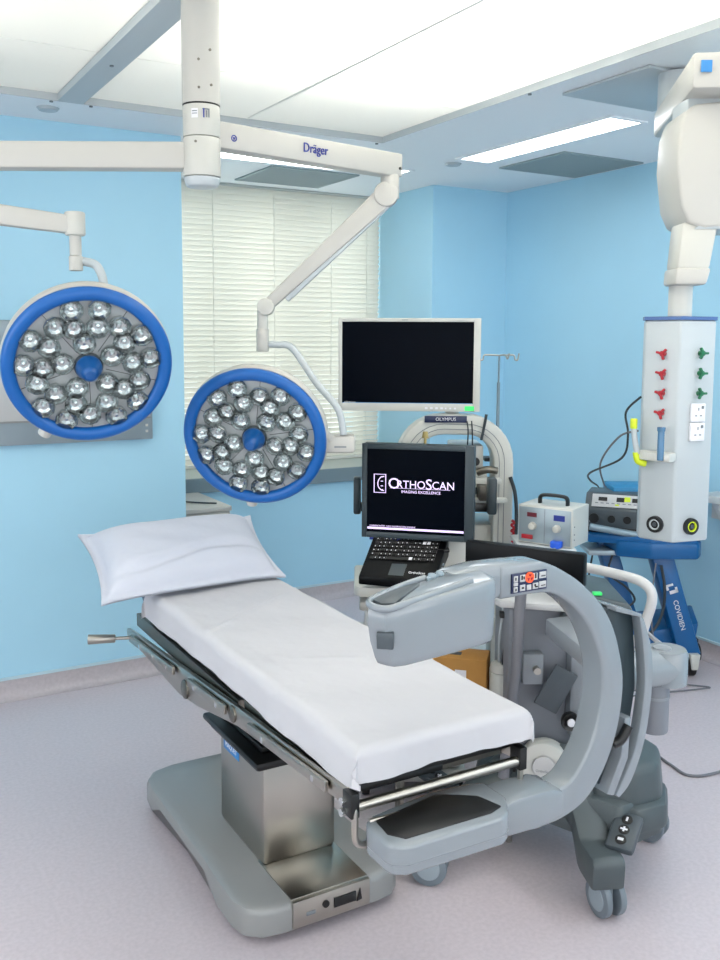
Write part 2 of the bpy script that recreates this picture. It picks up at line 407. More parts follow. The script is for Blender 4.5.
RV = Vector((.8643, -.503, .005)); UV = Vector((.0472, .0912, .9947)); CAM = Vector((0, 0, 1.75))
def lamp_frame(c, ang, a, b, spin):
    v = (Vector(c)-CAM).normalized(); q = (RV*a+UV*b).normalized()
    n = (-v*math.cos(ang)+q*math.sin(ang)).normalized()
    y = Vector((0, 0, 1)); y = (y-n*y.dot(n)).normalized(); x = y.cross(n)
    F = Matrix((x, y, n)).transposed().to_4x4() @ Matrix.Rotation(spin, 4, 'Z'); F.translation = Vector(c); return F
lensme = {}
def lamp_head(t, F, R, spinl, nub):
    k = R/.30
    g = G(F)
    g.lathe([(R*.985, -.012), (R*1.01, -.028), (R*1.0, -.048), (R*.9, -.074), (R*.6, -.09), (R*.25, -.098), (0, -.099)], seg=72); part('lamp_housing', g, 'cream', t)
    g = G(F)
    prof = [(R-.0215+.0215*math.cos(a), .004+.020*math.sin(a)) for a in [i*2*PI/14 for i in range(15)]]
    g.lathe(prof, seg=96); part('rim', g, 'blue', t, label='bright blue ring around the lamp face')
    g = G(F); g.lathe([(0, -.004), (R-.03, -.004), (R-.03, -.02), (0, -.02)], seg=64); part('face_plate', g, 'plate', t)
    # dividing grooves
    g = G(F)
    for s in range(5):
        a = s*2*PI/5+spinl
        A = Matrix.Rotation(a, 4, 'Z')
        g.box((R*.56, 0, -.0035), (R*.70, .0016, .0015), T=A)
    part('seam', g, 'black', t, smooth=False)
    # lenses
    lr = .0425*k
    if 'r' not in lensme:
        q = G()
        q.lathe([(lr*.9, -.004), (lr, .016), (lr*.97, .018), (lr*.93, .016), (lr*.84, .009), (lr*.66, .002), (lr*.42, -.002), (lr*.24, -.003), (lr*.20, .006), (0, .008)], seg=10)
        me = bpy.data.meshes.new('lens'); q.b.to_mesh(me); q.b.free(); me.materials.append(M['reflector'])
        lensme['r'] = me
        q = G(); q.lathe([(lr*.93, .016)]+[(lr*.93*math.cos(a), .016+.010*math.sin(a)) for a in (.3, .6, .9, 1.2, 1.4)]+[(0, .026)], seg=20)
        me = bpy.data.meshes.new('lens_cover'); q.b.to_mesh(me); q.b.free(); me.materials.append(M['lensglass'])
        for p in me.polygons: p.use_smooth = True
        lensme['c'] = me
    pos = []
    for s in range(5):
        a0 = (s+.5)*2*PI/5+spinl
        for rr, aa in ((.775, -.215), (.775, .215), (.545, -.27), (.545, .27), (.325, .12), (.66, .60)):
            pos.append((rr*(R-.012), a0+aa))
    for i, (rr, aa) in enumerate(pos):
        L = Matrix.Translation(-WL[t.name]) @ F @ Matrix.Translation((rr*math.cos(aa), rr*math.sin(aa), 0)) @ Matrix.Rotation(i*1.3, 4, 'Z') @ Matrix.Rotation(.12, 4, 'X')
        o = bpy.data.objects.new('lens', lensme['r']); C.objects.link(o); o.parent = t; o.matrix_local = L
        c = bpy.data.objects.new('lens_cover', lensme['c']); C.objects.link(c); c.parent = o
    # centre handle
    g = G(F); g.lathe([(.050*k, -.004), (.052*k, .006), (.048*k, .012), (.046*k, .014), (.040*k, .012), (0, .012)], seg=36); part('handle_socket', g, 'char', t)
    g = G(F); g.lathe([(.046*k, .012), (.047*k, .022), (.043*k, .030), (.038*k, .042), (.032*k, .058), (.027*k, .072), (.018*k, .080), (0, .082)], seg=36)
    h = part('sterile_handle', g, 'bluedark', t, label='blue handle at the centre of the lamp face')
    # camera eye + nub + lettering
    g = G(F); g.cyl((.017, -.040*k, .0), (.017, -.040*k, .02), .010, seg=16, bev=.002); part('sensor', g, 'pend', t)
    A = F @ Matrix.Rotation(nub, 4, 'Z')
    g = G(A); g.cyl((R*.93, 0, -.03), (R*1.12, 0, -.03), .022, .020, seg=20, bev=.006); part('side_grip', g, 'white', t)
    text('lettering', 'Dräger', .017, F @ Matrix.Rotation(spinl+2*PI/5*1-.32-PI/2, 4, 'Z') @ Matrix.Translation((0, R*.84, .0)), 'brandblue', t)

c1 = (.722, 2.9, 1.668); c2 = (1.309, 2.975, 1.412)
F1 = lamp_frame(c1, math.radians(25), .22, -.97, 0); F2 = lamp_frame(c2, math.radians(26), -.5, -.86, 0)
# -- left lamp
t = thing('surgical_light', 'round blue-rimmed surgical light at left, in front of the plain blue wall', 'surgical light', c1, 'ceiling surgical lights')
d = Vector((.597-1.154, 3.569-3.245, 0)).normalized()
A = basis((cx, cy, 2.300), d, (0, 0, 1))
g = G(A); g.hull8([(.045, -.040, -.034), (1.3, -.040, -.034), (1.3, .040, -.034), (.045, .040, -.034), (.045, -.040, .034), (1.3, -.040, .034), (1.3, .040, .034), (.045, .040, .034)], .009); part('boom_arm', g, 'cream', t)
p0 = Vector((cx, cy, 2.300))+d*1.3
g = G(); g.cyl(p0+Vector((0, 0, -.13)), p0+Vector((0, 0, .05)), .042, seg=32, bev=.006); part('elbow_joint', g, 'cream', t)
kn = Vector((.704, 2.95, 2.094)); st = p0+Vector((0, 0, -.085))
A = basis(st, kn-st, (0, 0, 1)); L = (kn-st).length
g = G(A); g.hull8([(0, -.042, -.034), (L, -.026, -.027), (L, .029, -.027), (0, .042, -.034), (0, -.042, .034), (L, -.026, .027), (L, .029, .027), (0, .042, .034)], .010); part('spring_arm', g, 'cream', t)
g = G(); g.cyl(kn+Vector((0, 0, -.030)), kn+Vector((0, 0, .042)), .031, seg=28, bev=.006); part('knuckle', g, 'pendw', t)
g = G(); g.cyl(kn+Vector((0, 0, -.09)), kn+Vector((0, 0, -.025)), .018, seg=24); g.cyl(kn+Vector((0, 0, -.136)), kn+Vector((0, 0, -.091)), .021, seg=24, bev=.003); part('swivel', g, 'cream', t)
bk = F1 @ Vector((0, .14, -.10))
g = G(); g.tube([kn+Vector((0.0, 0, -.107)), kn+Vector((.026, 0, -.107)), kn+Vector((.060, -.014, -.120)), kn+Vector((.078, -.02, -.17)), kn+Vector((.082, .0, -.24)), bk], .0135); part('yoke_tube', g, 'pend', t)
lamp_head(t, F1, .2545, -.25, math.radians(-118))
# -- right lamp
t = thing('surgical_light', 'round blue-rimmed surgical light hanging in front of the window blind', 'surgical light', c2, 'ceiling surgical lights')
end = Vector((1.760, 2.822, 2.362)); st = Vector((cx, cy, 2.368)); d = end-st; L = d.length
A = basis(st, d, (0, 0, 1))
g = G(A); g.hull8([(.04, -.040, -.034), (L+.034, -.046, -.03), (L+.034, .034, -.03), (.04, .040, -.034), (.04, -.040, .034), (L+.034, -.046, .03), (L+.034, .034, .03), (.04, .040, .034)], .007); part('boom_arm', g, 'cream', t)
text('lettering', 'Dräger', .042, A @ Matrix.Translation((L*.54, .0, .0345)), 'brandblue', t, sx=.80, ext=.0015)
g = G(A @ Matrix.Translation((.092, -.006, .0342))); g.lathe([(.010, 0), (.010, .001), (.007, .001), (.007, 0)], seg=24); part('emblem', g, 'brandblue', t)
g = G(A @ Matrix.Translation((.092, -.006, .0342))); g.prism([(-.005, .003), (.005, .003), (0, -.007)], 'xy', 0, .0012); part('emblem', g, 'brandblue', t)
g = G(A @ Matrix.Translation((L+.02, -.018, .0305))); g.cyl((0, 0, 0), (0, 0, .002), .005, seg=12); part('screw', g, 'black', t)
g = G(); g.cyl(end+Vector((0, 0, -.12)), end+Vector((0, 0, -.038)), .033, seg=28, bev=.004); part('elbow_joint', g, 'cream', t)
kn = end+Vector((-.012, .008, -.107)); le = Vector((1.381, 3.034, 1.865))
hd = (kn-le); A = basis(kn, hd, (0, 0, 1))
g = G(); nrm = hd.cross(Vector((0, 0, 1))).normalized(); g.cyl(kn-nrm*.034, kn+nrm*.034, .043, seg=36, bev=.008); part('hinge', g, 'cream', t)
Ls = hd.length
A = basis(le, hd, (0, 0, 1))
g = G(A); g.hull8([(0, -.020, -.022), (Ls, -.038, -.027), (Ls, .034, -.027), (0, .020, -.022), (0, -.020, .022), (Ls, -.038, .027), (Ls, .034, .027), (0, .020, .022)], .008); part('spring_arm', g, 'cream', t)
g = G(A); g.bb(.07, Ls-.02, -.041, -.022, -.015, .015, .004); part('cable_duct', g, 'pend', t)
g = G(); g.cyl(le-nrm*.029+Vector((0, 0, -.0)), le+nrm*.029, .030, seg=32, bev=.005); g.cyl(le+Vector((-.010, .008, -.077)), le+Vector((-.010, .008, -.01)), .019, seg=24); part('hinge', g, 'pendw', t)
lo = le+Vector((-.010, .008, 0))
g = G(); g.cyl(lo+Vector((0, 0, -.157)), lo+Vector((0, 0, -.077)), .0225, seg=28, bev=.003); part('swivel', g, 'cream', t)
mt = Vector((1.583, 2.83, 1.419))
g = G(); g.tube([lo+Vector((.01, 0, -.132)), lo+Vector((.045, -.025, -.132)), lo+Vector((.088, -.06, -.146)), Vector((1.515, 2.908, 1.600)), Vector((1.570, 2.850, 1.510)), mt], .0125); part('yoke_tube', g, 'pend', t)
g = G(basis((1.59, 2.865, 1.386), RV, (0, 0, 1))); g.box((-.01, 0, 0), (.125, .062, .085), .012); part('yoke_box', g, 'cream', t)
g = G(basis((1.59, 2.865, 1.386), RV, (0, 0, 1))); g.box((0, -.008, .0430), (.042, .006, .001)); part('label', g, 'grey', t)
ax = F2 @ Vector((.24, 0, -.035)); 
g = G(); g.cyl(Vector((1.564, 2.865, 1.389)), ax, .019, seg=20); part('pivot', g, 'cream', t)
lamp_head(t, F2, .2535, .15, math.radians(-98))

# ================================================================== SERVICE PENDANT (view-square axes, base under ceiling plate)
t = thing('service_pendant', 'tall white ceiling pendant column with gas outlets and sockets at right', 'medical pendant', (1.08, 3.16, H), V=True)
far = Vector((1.205, 3.66, 2.588)); near = Vector((1.135, 2.99, 2.592))
dv = near-far; A = VM @ basis(far, dv, (0, 0, 1))
Lp = dv.length
g = G(A); g.hull8([(-.06, -.050, -.075), (Lp, -.056, -.105), (Lp, .056, -.105), (-.06, .050, -.075), (-.06, -.050, .075), (Lp, -.056, .105), (Lp, .056, .105), (-.06, .050, .075)], .014); part('arm', g, 'cream', t)
g = G(VM); g.cyl((1.205, 3.66, 2.63), (1.205, 3.66, H-.012), .075, seg=36); part('ceiling_mount', g, 'pend', t)
g = G(VM); g.box((1.068, 2.986, 2.600), (.034, .006, .036), .001); part('blue_marker', g, 'labelblue', t)
# brake housing: rounded shield
prof = [(1.066, 2.135), (1.040, 2.19), (1.022, 2.325), (1.026, 2.43), (1.045, 2.490), (1.075, 2.512), (1.30, 2.535), (1.32, 2.52), (1.32, 2.16), (1.30, 2.135), (1.12, 2.118)]
g = G(VM); g.prism(prof, 'xz', 3.085, 3.31, .022, seg=3); part('housing', g, 'cream', t)
g = G(VM); g.prism([(1.085, 2.115), (1.31, 2.12), (1.31, 2.165), (1.14, 2.16)], 'xz', 3.09, 3.30, .006); part('housing_lip', g, 'pend', t)
g = G(VM); g.bb(1.06, 1.30, 3.12, 3.28, 2.45, 2.545, .01); part('neck_collar', g, 'pend', t)
g = G(VM); g.hull8([(1.030, 3.07, 1.985), (1.137, 3.07, 1.985), (1.137, 3.19, 1.985), (1.030, 3.19, 1.985), (1.052, 3.10, 2.14), (1.172, 3.10, 2.14), (1.172, 3.22, 2.14), (1.052, 3.22, 2.14)], .012); part('neck', g, 'pendw', t)
g = G(VM); g.hull8([(1.022, 3.062, 1.935), (1.126, 3.062, 1.935), (1.126, 3.19, 1.935), (1.022, 3.19, 1.935), (1.025, 3.062, 1.99), (1.140, 3.062, 1.99), (1.140, 3.19, 1.99), (1.025, 3.19, 1.99)], .01); part('neck_cuff', g, 'cream', t)
g = G(VM); g.cyl((1.078, 3.17, 1.83), (1.078, 3.17, 1.94), .039, seg=36); part('tube', g, 'white', t)
R0 = Vector((1.074, 3.10)); fp = [(1.074, 3.10), (1.204, 3.148), (1.235, 3.27), (1.10, 3.34), (.975, 3.27), (.965, 3.19)]
fp = [(1.060, 3.10), (1.196, 3.150), (1.215, 3.24), (1.09, 3.31), (.985, 3.26), (.968, 3.185)]
g = G(VM); g.prism(fp, 'xy', 1.07, 1.822, .008); part('column', g, 'pend', t)
cxm = sum(p[0] for p in fp)/6; cym = sum(p[1] for p in fp)/6
fp2 = [((p[0]-cxm)*1.03+cxm, (p[1]-cym)*1.03+cym) for p in fp]
g = G(VM); g.prism(fp2, 'xy', 1.822, 1.834); part('top_cap', g, 'capblue', t)
def onface(side, s, z):   # s metres from the front ridge along the face
    a = Vector((1.060, 3.10, 0)); b = Vector((.968, 3.185, 0)) if side == 'L' else Vector((1.196, 3.150, 0))
    e = (b-a).normalized(); x = e if side == 'R' else -e
    return VM @ basis(a+e*s+Vector((0, 0, z)), x, (0, 0, 1))
def outlet(side, s, z, m, lab):
    T = onface(side, s, z); g = G(T)
    g.cyl((0, 0, 0), (0, 0, .018), .009, seg=14)
    for k in range(3):
        g.box((.010, 0, .016), (.022, .008, .010), .002, T=Matrix.Rotation(k*2*PI/3+PI*(.25 if side == 'L' else 0), 4, 'Z'))
    part('gas_outlet', g, m, t, label=lab)
for z in (1.710, 1.643, 1.577, 1.510): outlet('L', .055, z, 'red', 'red three-lobed gas outlet')
for z in (1.712, 1.645, 1.578): outlet('R', .082, z, 'green', 'green three-lobed gas outlet')
for z in (1.513, 1.448):
    T = onface('R', .078, z); g = G(T); g.box((0, 0, .005), (.058, .062, .010), .002); so = part('socket', g, 'whitep', t)
    g = G(T)
    g.box((0, .012, .0102), (.004, .010, .001)); g.box((-.010, -.010, .0102), (.008, .004, .001)); g.box((.010, -.010, .0102), (.008, .004, .001)); g.box((.016, .018, .0112), (.008, .010, .003))
    part('socket_holes', g, 'grey', so)
for side, s, m in (('L', .062, 'pend'), ('R', .070, 'yellow')):
    T = onface(side, s, 1.128 if side == 'L' else 1.125); g = G(T); g.lathe([(0, .006), (.018, .006), (.02, .012), (.028, .012), (.029, 0)], seg=32); po = part('round_port', g, 'black', t)
    g = G(T); g.lathe([(.0140, .0065), (.0145, .013), (.0175, .0135), (.018, .0122)], seg=32); part('port_ring', g, m, po)
    g = G(T); g.cyl((0, 0, .006), (0, 0, .012), .007, seg=16); part('port_pin', g, 'char', po)
T = onface('L', .047, 1.368); g = G(T); g.hull8([(-.085, -.018, 0), (.05, -.018, 0), (.05, -.018, .055), (-.085, -.018, .04), (-.085, .012, 0), (.05, .012, 0), (.05, .012, .055), (-.085, .012, .04)], .006); br = part('tool_bracket', g, 'white', t)
g = G(T); g.cyl((.018, -.012, .055), (.018, .085, .055), .011, seg=18); g.cyl((.018, .085, .055), (.018, .10, .055), .0135, seg=18, bev=.002); part('clear_tube', g, 'clearblue', t, label='clear blue tube standing in the bracket')
# yellow-banded suction tube at its left side
g = G(VM); g.tube([(.945, 3.15, 1.37), (.935, 3.15, 1.42), (.93, 3.15, 1.46)], .010, sub=4)
tubep = part('suction_tube', g, 'pend', t)
g = G(VM); g.cyl((.93, 3.15, 1.455), (.930, 3.15, 1.49), .012, seg=16, bev=.003); part('yellow_cap', g, 'yellow', tubep)
g = G(VM); g.tube([(.940, 3.15, 1.375), (.948, 3.15, 1.345), (.975, 3.15, 1.335)], .011, sub=5); part('yellow_bend', g, 'yellow', tubep)
g = G(VM); g.tube([(.965, 3.20, 1.56), (.945, 3.3, 1.50), (.955, 3.3, 1.42), (.95, 3.35, 1.33), (.90, 3.6, 1.24), (1.0, 4.0, 1.15), (1.21, 4.7, 1.02), (1.26, 4.86, .985)], .004, 8); solo(part('power_cable', g, 'cabled'), 'dark cable looping from the pendant down to the blue-cart generator', 'cable')
g = G(VM); g.tube([(.968, 3.23, 1.44), (.95, 3.4, 1.40), (.99, 3.8, 1.25), (1.22, 4.6, 1.04), (1.30, 4.86, .985)], .004, 8); solo(part('power_cable', g, 'cable'), 'grey cable running straight from the pendant to the blue-cart generator', 'cable')

# ================================================================== OPERATING TABLE
t = thing('operating_table', 'stainless operating table on a wide silver base', 'operating table', (1.25, 2.8, 0))
# base
out = [(.978, 2.54), (.978, 2.41), (.993, 2.357), (1.033, 2.322), (1.10, 2.310), (1.42, 2.310), (1.475, 2.320), (1.51, 2.352), (1.525, 2.40), (1.525, 2.54), (1.51, 2.64), (1.51, 3.10), (1.51, 3.18), (1.50, 3.27), (1.46, 3.33), (1.40, 3.35), (1.10, 3.35), (1.03, 3.33), (.995, 3.28), (.985, 3.20), (.985, 3.10), (.985, 2.66)]
low = [.030]*10+[.075, .075]+[.03]*8+[.075, .075]
ins = [((p[0]-1.25)*.93+1.25, (p[1]-2.87)*.965+2.87) for p in out]
g = G(); n = len(out)
rings = [(out, .028), (out, .092), ([((p[0]-1.25)*.985+1.25, (p[1]-2.87)*.99+2.87) for p in out], .108), (ins, .118)]
vr = [[g.b.verts.new((p[0], p[1], low[i] if k == 0 else z)) for i, p in enumerate(rr)] for k, (rr, z) in enumerate(rings)]
for a, b in zip(vr, vr[1:]):
    for i in range(n): g.b.faces.new((a[i], a[(i+1) % n], b[(i+1) % n], b[i]))
g.b.faces.new(vr[-1]); g.b.faces.new(vr[0][::-1])
part('base', g, 'silver', t)
g = G(); g.bb(1.125, 1.385, 2.317, 2.56, .112, .1205, .002); g.bb(1.125, 1.385, 2.303, 2.317, .034, .116, .002); fr = part('base_plate', g, 'steel', t, label='brushed steel plate on the near end of the base')
g = G(); g.bb(1.26, 1.335, 2.299, 2.3035, .062, .092, .001); part('socket_panel', g, 'black', fr)
g = G(); g.cyl((1.232, 2.298, .083), (1.232, 2.3035, .083), .011, seg=16); part('button', g, 'black', fr)
g = G(); g.box((1.183, 2.3025, .070), (.03, .003, .012), .001); part('logo_plate', g, 'grey', fr)
g = G(); g.prism([(1.338, .058), (1.35, .098), (1.356, .062)], 'xz', 2.300, 2.304); part('marker', g, 'black', fr)
for x, y in ((1.04, 2.40), (1.45, 2.40), (1.04, 3.27), (1.45, 3.27)):
    g = G(); g.cyl((x-.014, y, .026), (x+.014, y, .026), .026, seg=20, bev=.003); g.bb(x-.02, x+.02, y-.018, y+.018, .02, .04); part('caster', g, 'black', t)
# column
g = G(); g.bb(1.125, 1.385, 2.515, 2.875, .115, .45, .02); col = part('column', g, 'steel', t)
g = G(); g.bb(1.1235, 1.1265, 2.70, 2.83, .385, .425, .0005); lb = part('name_label', g, 'labelblue', col)
text('lettering', 'MAQUET', .024, basis((1.1232, 2.765, .405), (0, -1, 0), (0, 0, 1)), 'whitep', lb)
g = G(); g.bb(1.085, 1.40, 2.47, 2.93, .455, .478, .01); g.bb(1.10, 1.39, 2.50, 2.90, .435, .46, .01)
part('column_cap', g, 'black', t)
g = G()
for i in range(5): g.bb(1.13+.004*i, 1.37-.004*i, 2.53, 2.87, .48+.022*i, .498+.022*i, .005)
g.bb(1.15, 1.35, 2.55, 2.85, .478, .62); part('bellows', g, 'black', t)
# frame: side rails sloping gently down to the head
def rail(xc, w):
    g = G()
    g.prism([(1.70, .735), (1.70, .772), (2.28, .745), (3.30, .680), (3.36, .674), (3.36, .640), (3.25, .640), (2.78, .618), (2.62, .635), (2.30, .690)], 'yz', xc-w/2, xc+w/2, .003)
    return g
rl = part('side_rail', rail(.962, .016), 'steel', t)
rr = part('side_rail', rail(1.432, .016), 'steel', t)
g = G()
for y0, y1 in ((1.76, 2.20), (2.36, 2.66), (2.80, 3.28)):
    zc = lambda y: .772-(y-1.70)*.060-.016
    g.hull8([(.938, y0, zc(y0)-.012), (.948, y0, zc(y0)-.012), (.948, y1, zc(y1)-.012), (.938, y1, zc(y1)-.012), (.938, y0, zc(y0)+.014), (.948, y0, zc(y0)+.014), (.948, y1, zc(y1)+.014), (.938, y1, zc(y1)+.014)], .002)
part('accessory_rail', g, 'steel', t)
for y in (1.82, 2.1, 2.42, 2.6, 2.86, 3.0, 3.15):
    z = .772-(y-1.70)*.060-.016
    g = G(); g.cyl((.936, y, z), (.955, y, z), .008, seg=12); part('bolt', g, 'chrome', t)
for y, z, r_ in ((2.72, .655, .030), (2.33, .715, .024)):
    g = G(); g.cyl((.948, y, z), (.972, y, z), r_, seg=24, bev=.003); part('hinge_disc', g, 'steeld', t)
g = G(); g.bb(.975, 1.435, 1.74, 2.30, .73, .762); g.bb(.975, 1.435, 2.34, 3.30, .70, .745); g.bb(1.08, 1.34, 2.45, 2.95, .60, .71)
part('table_frame', g, 'steeld', t)
g = G(); g.bb(.985, 1.43, 1.70, 2.30, .762, .79, .006); g.bb(.985, 1.43, 2.32, 3.15, .745, .79, .006); part('table_top', g, 'black', t)
g = G(); g.cyl((.965, 3.30, .655), (.895, 3.32, .657), .006, seg=14); g.cyl((.90, 3.318, .657), (.805, 3.345, .660), .015, .018, seg=20, bev=.004); part('release_lever', g, 'steel', t, label='steel lever sticking out at the head end')
# foot end
for x in (.950, 1.418):
    g = G(); g.bb(x, x+.022, 1.66, 1.70, .718, .774, .003); part('end_block', g, 'black', t)
g = G(); g.cyl((.965, 1.675, .738), (1.425, 1.675, .738), .012, seg=20); part('end_tube', g, 'steel', t)
g = G(); g.tube([(.965, 1.70, .77), (.963, 1.668, .74), (.963, 1.665, .675), (.975, 1.665, .655), (.998, 1.665, .652)], .008, 8); g.tube([(1.425, 1.668, .75), (1.425, 1.668, .69), (1.41, 1.668, .672), (1.35, 1.668, .672)], .007, 8)
g.tube([(1.35, 1.668, .672), (1.2, 1.668, .69), (1.0, 1.668, .70)], .006, 8)
part('end_bracket', g, 'steel', t)
g = G(); g.bb(.99, 1.22, 1.70, 1.74, .752, .770, .003); part('support_bar', g, 'black', t)
for z in (.75, .725):
    g = G(); g.cyl((.94, 1.69, z), (.955, 1.69, z), .009, seg=12); part('bolt', g, 'chrome', t)
# headrest wedge
g = G(); g.prism([(3.13, .755), (3.16, .79), (3.50, .975), (3.53, .945), (3.22, .76)], 'yz', .99, 1.42, .01); part('headrest', g, 'pad', t, label='blue-grey headrest pad tilted up under the pillow')
# mattress pad
g = G(); g.bb(.99, 1.42, 1.70, 3.135, .79, .862, .015); mp = part('mattress', g, 'black'); solo(mp, 'black mattress pad lying on the operating table under the sheet', 'mattress')
# sheet
def wob(x, y): return math.sin(x*21+y*7)*.5+math.sin(y*33-x*11+1.3)*.3+math.sin(x*57+y*41)*.2
x0, x1, y0, y1, zt = .990, 1.428, 1.692, 3.135, .870; rad = .026; drop = .096
def ed(o):
    if o <= 0: return 0, 0
    a = o/rad
    if a < PI/2: return rad*math.sin(a), rad*(1-math.cos(a))
    return rad, rad+(o-rad*PI/2)
def sheet(u, v):
    tot = drop+.016
    X = x0-tot+u*(x1-x0+2*tot); Y = y0-tot+v*(y1-y0+2*tot)
    ox = max(x0-X, X-x1, 0); oy = max(y0-Y, Y-y1, 0)
    ax, dx = ed(ox); ay, dy = ed(oy)
    px = min(max(X, x0), x1); py = min(max(Y, y0), y1)
    sx = -1 if X < x0 else 1; sy = -1 if Y < y0 else 1
    dr = max(dx, dy)+.12*min(dx, dy)
    k = min(1, dr/drop)
    corner = min(dx, dy)/drop
    px += sx*ax*(1+.35*corner)+sx*.004*k*wob(Y, .3)-sx*.012*corner*(math.sin(corner*9))
    py += sy*ay*(1+.35*corner)+sy*.006*k*wob(X*1.5, .9)-sy*.010*corner*math.cos(corner*11)
    hem = .005*wob(Y*.35, 2)*k if ox > 0 else .005*wob(X, 1)*k
    # a little extra hang on the near half
    hang = .80 if (oy > 0 and Y < y0) else 1+.04*max(0, 1-(Y-y0)/.6)
    if oy > 0 and Y < y0 and ox > 0: hang = .80+.2*max(0, 1-oy/.03)
    top = .0020*math.sin(X*13+Y*3.1)*math.sin(Y*4.2+1) + .0016*math.sin(Y*19+X*9) + .003*math.exp(-((Y-2.2+.5*(X-1.2))/.012)**2)*math.sin(X*12)**2 + .003*math.exp(-((Y-2.75-.7*(X-1.2))/.015)**2)
    return (px, py, zt-dr*hang+hem+top*(1-k))
g = G(); g.grid(sheet, 90, 220)
bmesh.ops.recalc_face_normals(g.b, faces=g.b.faces[:])
sh = part('bed_sheet', g, 'sheet'); sh.data.polygons.foreach_set('use_smooth', [True]*len(sh.data.polygons)); sh.data.set_sharp_from_angle(angle=3)
solo(sh, 'white fitted sheet spread over the operating table mattress', 'sheet')
# pillow
Q = [Vector((.765, 2.985, .883)), Vector((1.455, 3.03, .883)), Vector((1.50, 3.46, 1.035)), Vector((.80, 3.44, 1.03))]
def pil(side):
    def fn(u, v):
        a = u*2-1; b = v*2-1
        # pinched edges, pointed corners
        pa = a*(1-.05*(1-b**4)*abs(a)**3*0-.075*(1-b*b)*abs(a)**2); pb = b*(1-.09*(1-a**4)*abs(b)**2)
        U = (pa+1)/2; W = (pb+1)/2
        p = Q[0]*(1-U)*(1-W)+Q[1]*U*(1-W)+Q[2]*U*W+Q[3]*(1-U)*W
        n = (Q[1]-Q[0]).cross(Q[3]-Q[0]).normalized()
        ea = max(0, 1-(abs(a)/.93)**5); eb = max(0, 1-(abs(b)/.90)**3.5)
        h = .092*(ea**.55)*(eb**.6) +.003 if side > 0 else .010*(ea*eb)+.003
        cr = .003*math.sin(a*9+b*5)*math.sin(b*7+1)*ea*eb
        fold = .016*math.exp(-((b+.50-.14*math.sin(a*3.0+.5))/.085)**2)*ea
        if side < 0: return p-n*(h)
        return p+n*(h+cr-fold)
    return fn
g = G(); g.grid(pil(1), 70, 50); g.grid(lambda u, v: pil(-1)(1-u, v), 70, 50)
bmesh.ops.remove_doubles(g.b, verts=g.b.verts[:], dist=.0012)
pl = part('pillow', g, 'pillow'); pl.data.set_sharp_from_angle(angle=3)
solo(pl, 'white pillow with pointed corners propped at the head of the table', 'pillow')

# ================================================================== MINI C-ARM
t = thing('mini_c_arm', 'grey mobile mini C-arm x-ray machine at the foot of the operating table', 'x-ray machine', (2.05, 2.25, 0))
arc = [(1.296, 1.249), (1.40, 1.247), (1.440, 1.238), (1.486, 1.216), (1.544, 1.18), (1.611, 1.119), (1.657, 1.05), (1.685, .967), (1.695, .904), (1.688, .826), (1.667, .752), (1.63, .682), (1.576, .628), (1.505, .603), (1.432, .598), (1.333, .602),
       (1.325, .676), (1.43, .680), (1.512, .685), (1.560, .725), (1.597, .785), (1.618, .855), (1.622, .928), (1.61, .993), (1.574, 1.066), (1.524, 1.122), (1.463, 1.162), (1.408, 1.172), (1.297, 1.172)]
def spl(P, sub=4):
    P = [Vector(p) for p in P]; Q = []
    for i in range(len(P)-1):
        a = P[max(i-1, 0)]; b = P[i]; c = P[i+1]; d = P[min(i+2, len(P)-1)]
        for k in range(sub):
            u = k/sub; q = .5*((2*b)+(c-a)*u+(2*a-5*b+4*c-d)*u*u+(3*b-a-3*c+d)*u**3); Q.append((q.x, q.y))
    return Q+[(P[-1].x, P[-1].y)]
arc = spl(arc[:15])+spl(arc[15:])
g = G(); g.prism(arc, 'xz', 1.60, 1.675, .011, seg=3); arcp = part('c_arc', g, 'carm', t)
# front spine rib inside of arc
# detector head
def loft(g, secs):
    rs = [[g.b.verts.new(p) for p in q] for q in secs]; n = len(rs[0]); fs = []
    for a, b in zip(rs, rs[1:]):
        for i in range(n): fs.append(g.b.faces.new((a[i], a[(i+1) % n], b[(i+1) % n], b[i])))
    fs.append(g.b.faces.new(rs[0])); fs.append(g.b.faces.new(rs[-1][::-1])); bmesh.ops.recalc_face_normals(g.b, faces=fs)
    return g
plan = [(.915, 1.506), (.926, 1.490), (.952, 1.485), (1.02, 1.492), (1.10, 1.502), (1.185, 1.514), (1.220, 1.522), (1.240, 1.545), (1.245, 1.60), (1.245, 1.675), (1.20, 1.672), (1.12, 1.648), (1.04, 1.612), (.97, 1.578), (.925, 1.548), (.908, 1.525)]
def sec(z, sx, sy, dx=0): return [((x-1.10)*sx+1.10+dx, (y-1.575)*sy+1.575, z+(x-1.1)*tl) for x, y in plan]
tl = 0; secs = []
for z, a, b, dx in ((1.106, .82, .70, .012), (1.108, .87, .82, .010), (1.114, .905, .91, .008), (1.128, .935, .96, .006), (1.165, .975, .985, .002), (1.196, .99, .995, 0), (1.200, 1.0, 1.0, 0), (1.222, 1.0, 1.0, 0), (1.232, .992, .98, 0), (1.238, .975, .94, 0), (1.2405, .95, .88, 0)):
    tl = .045*(z-1.10)/.14
    secs.append(sec(z, a, b, dx))
g = G(); loft(g, secs)
g.prism([(1.14, 1.225), (1.18, 1.247), (1.25, 1.254), (1.34, 1.252), (1.40, 1.245), (1.40, 1.20), (1.34, 1.185), (1.20, 1.15), (1.14, 1.16)], 'xz', 1.603, 1.672, .012, seg=3)
dh = part('detector_housing', g, 'carm', t)
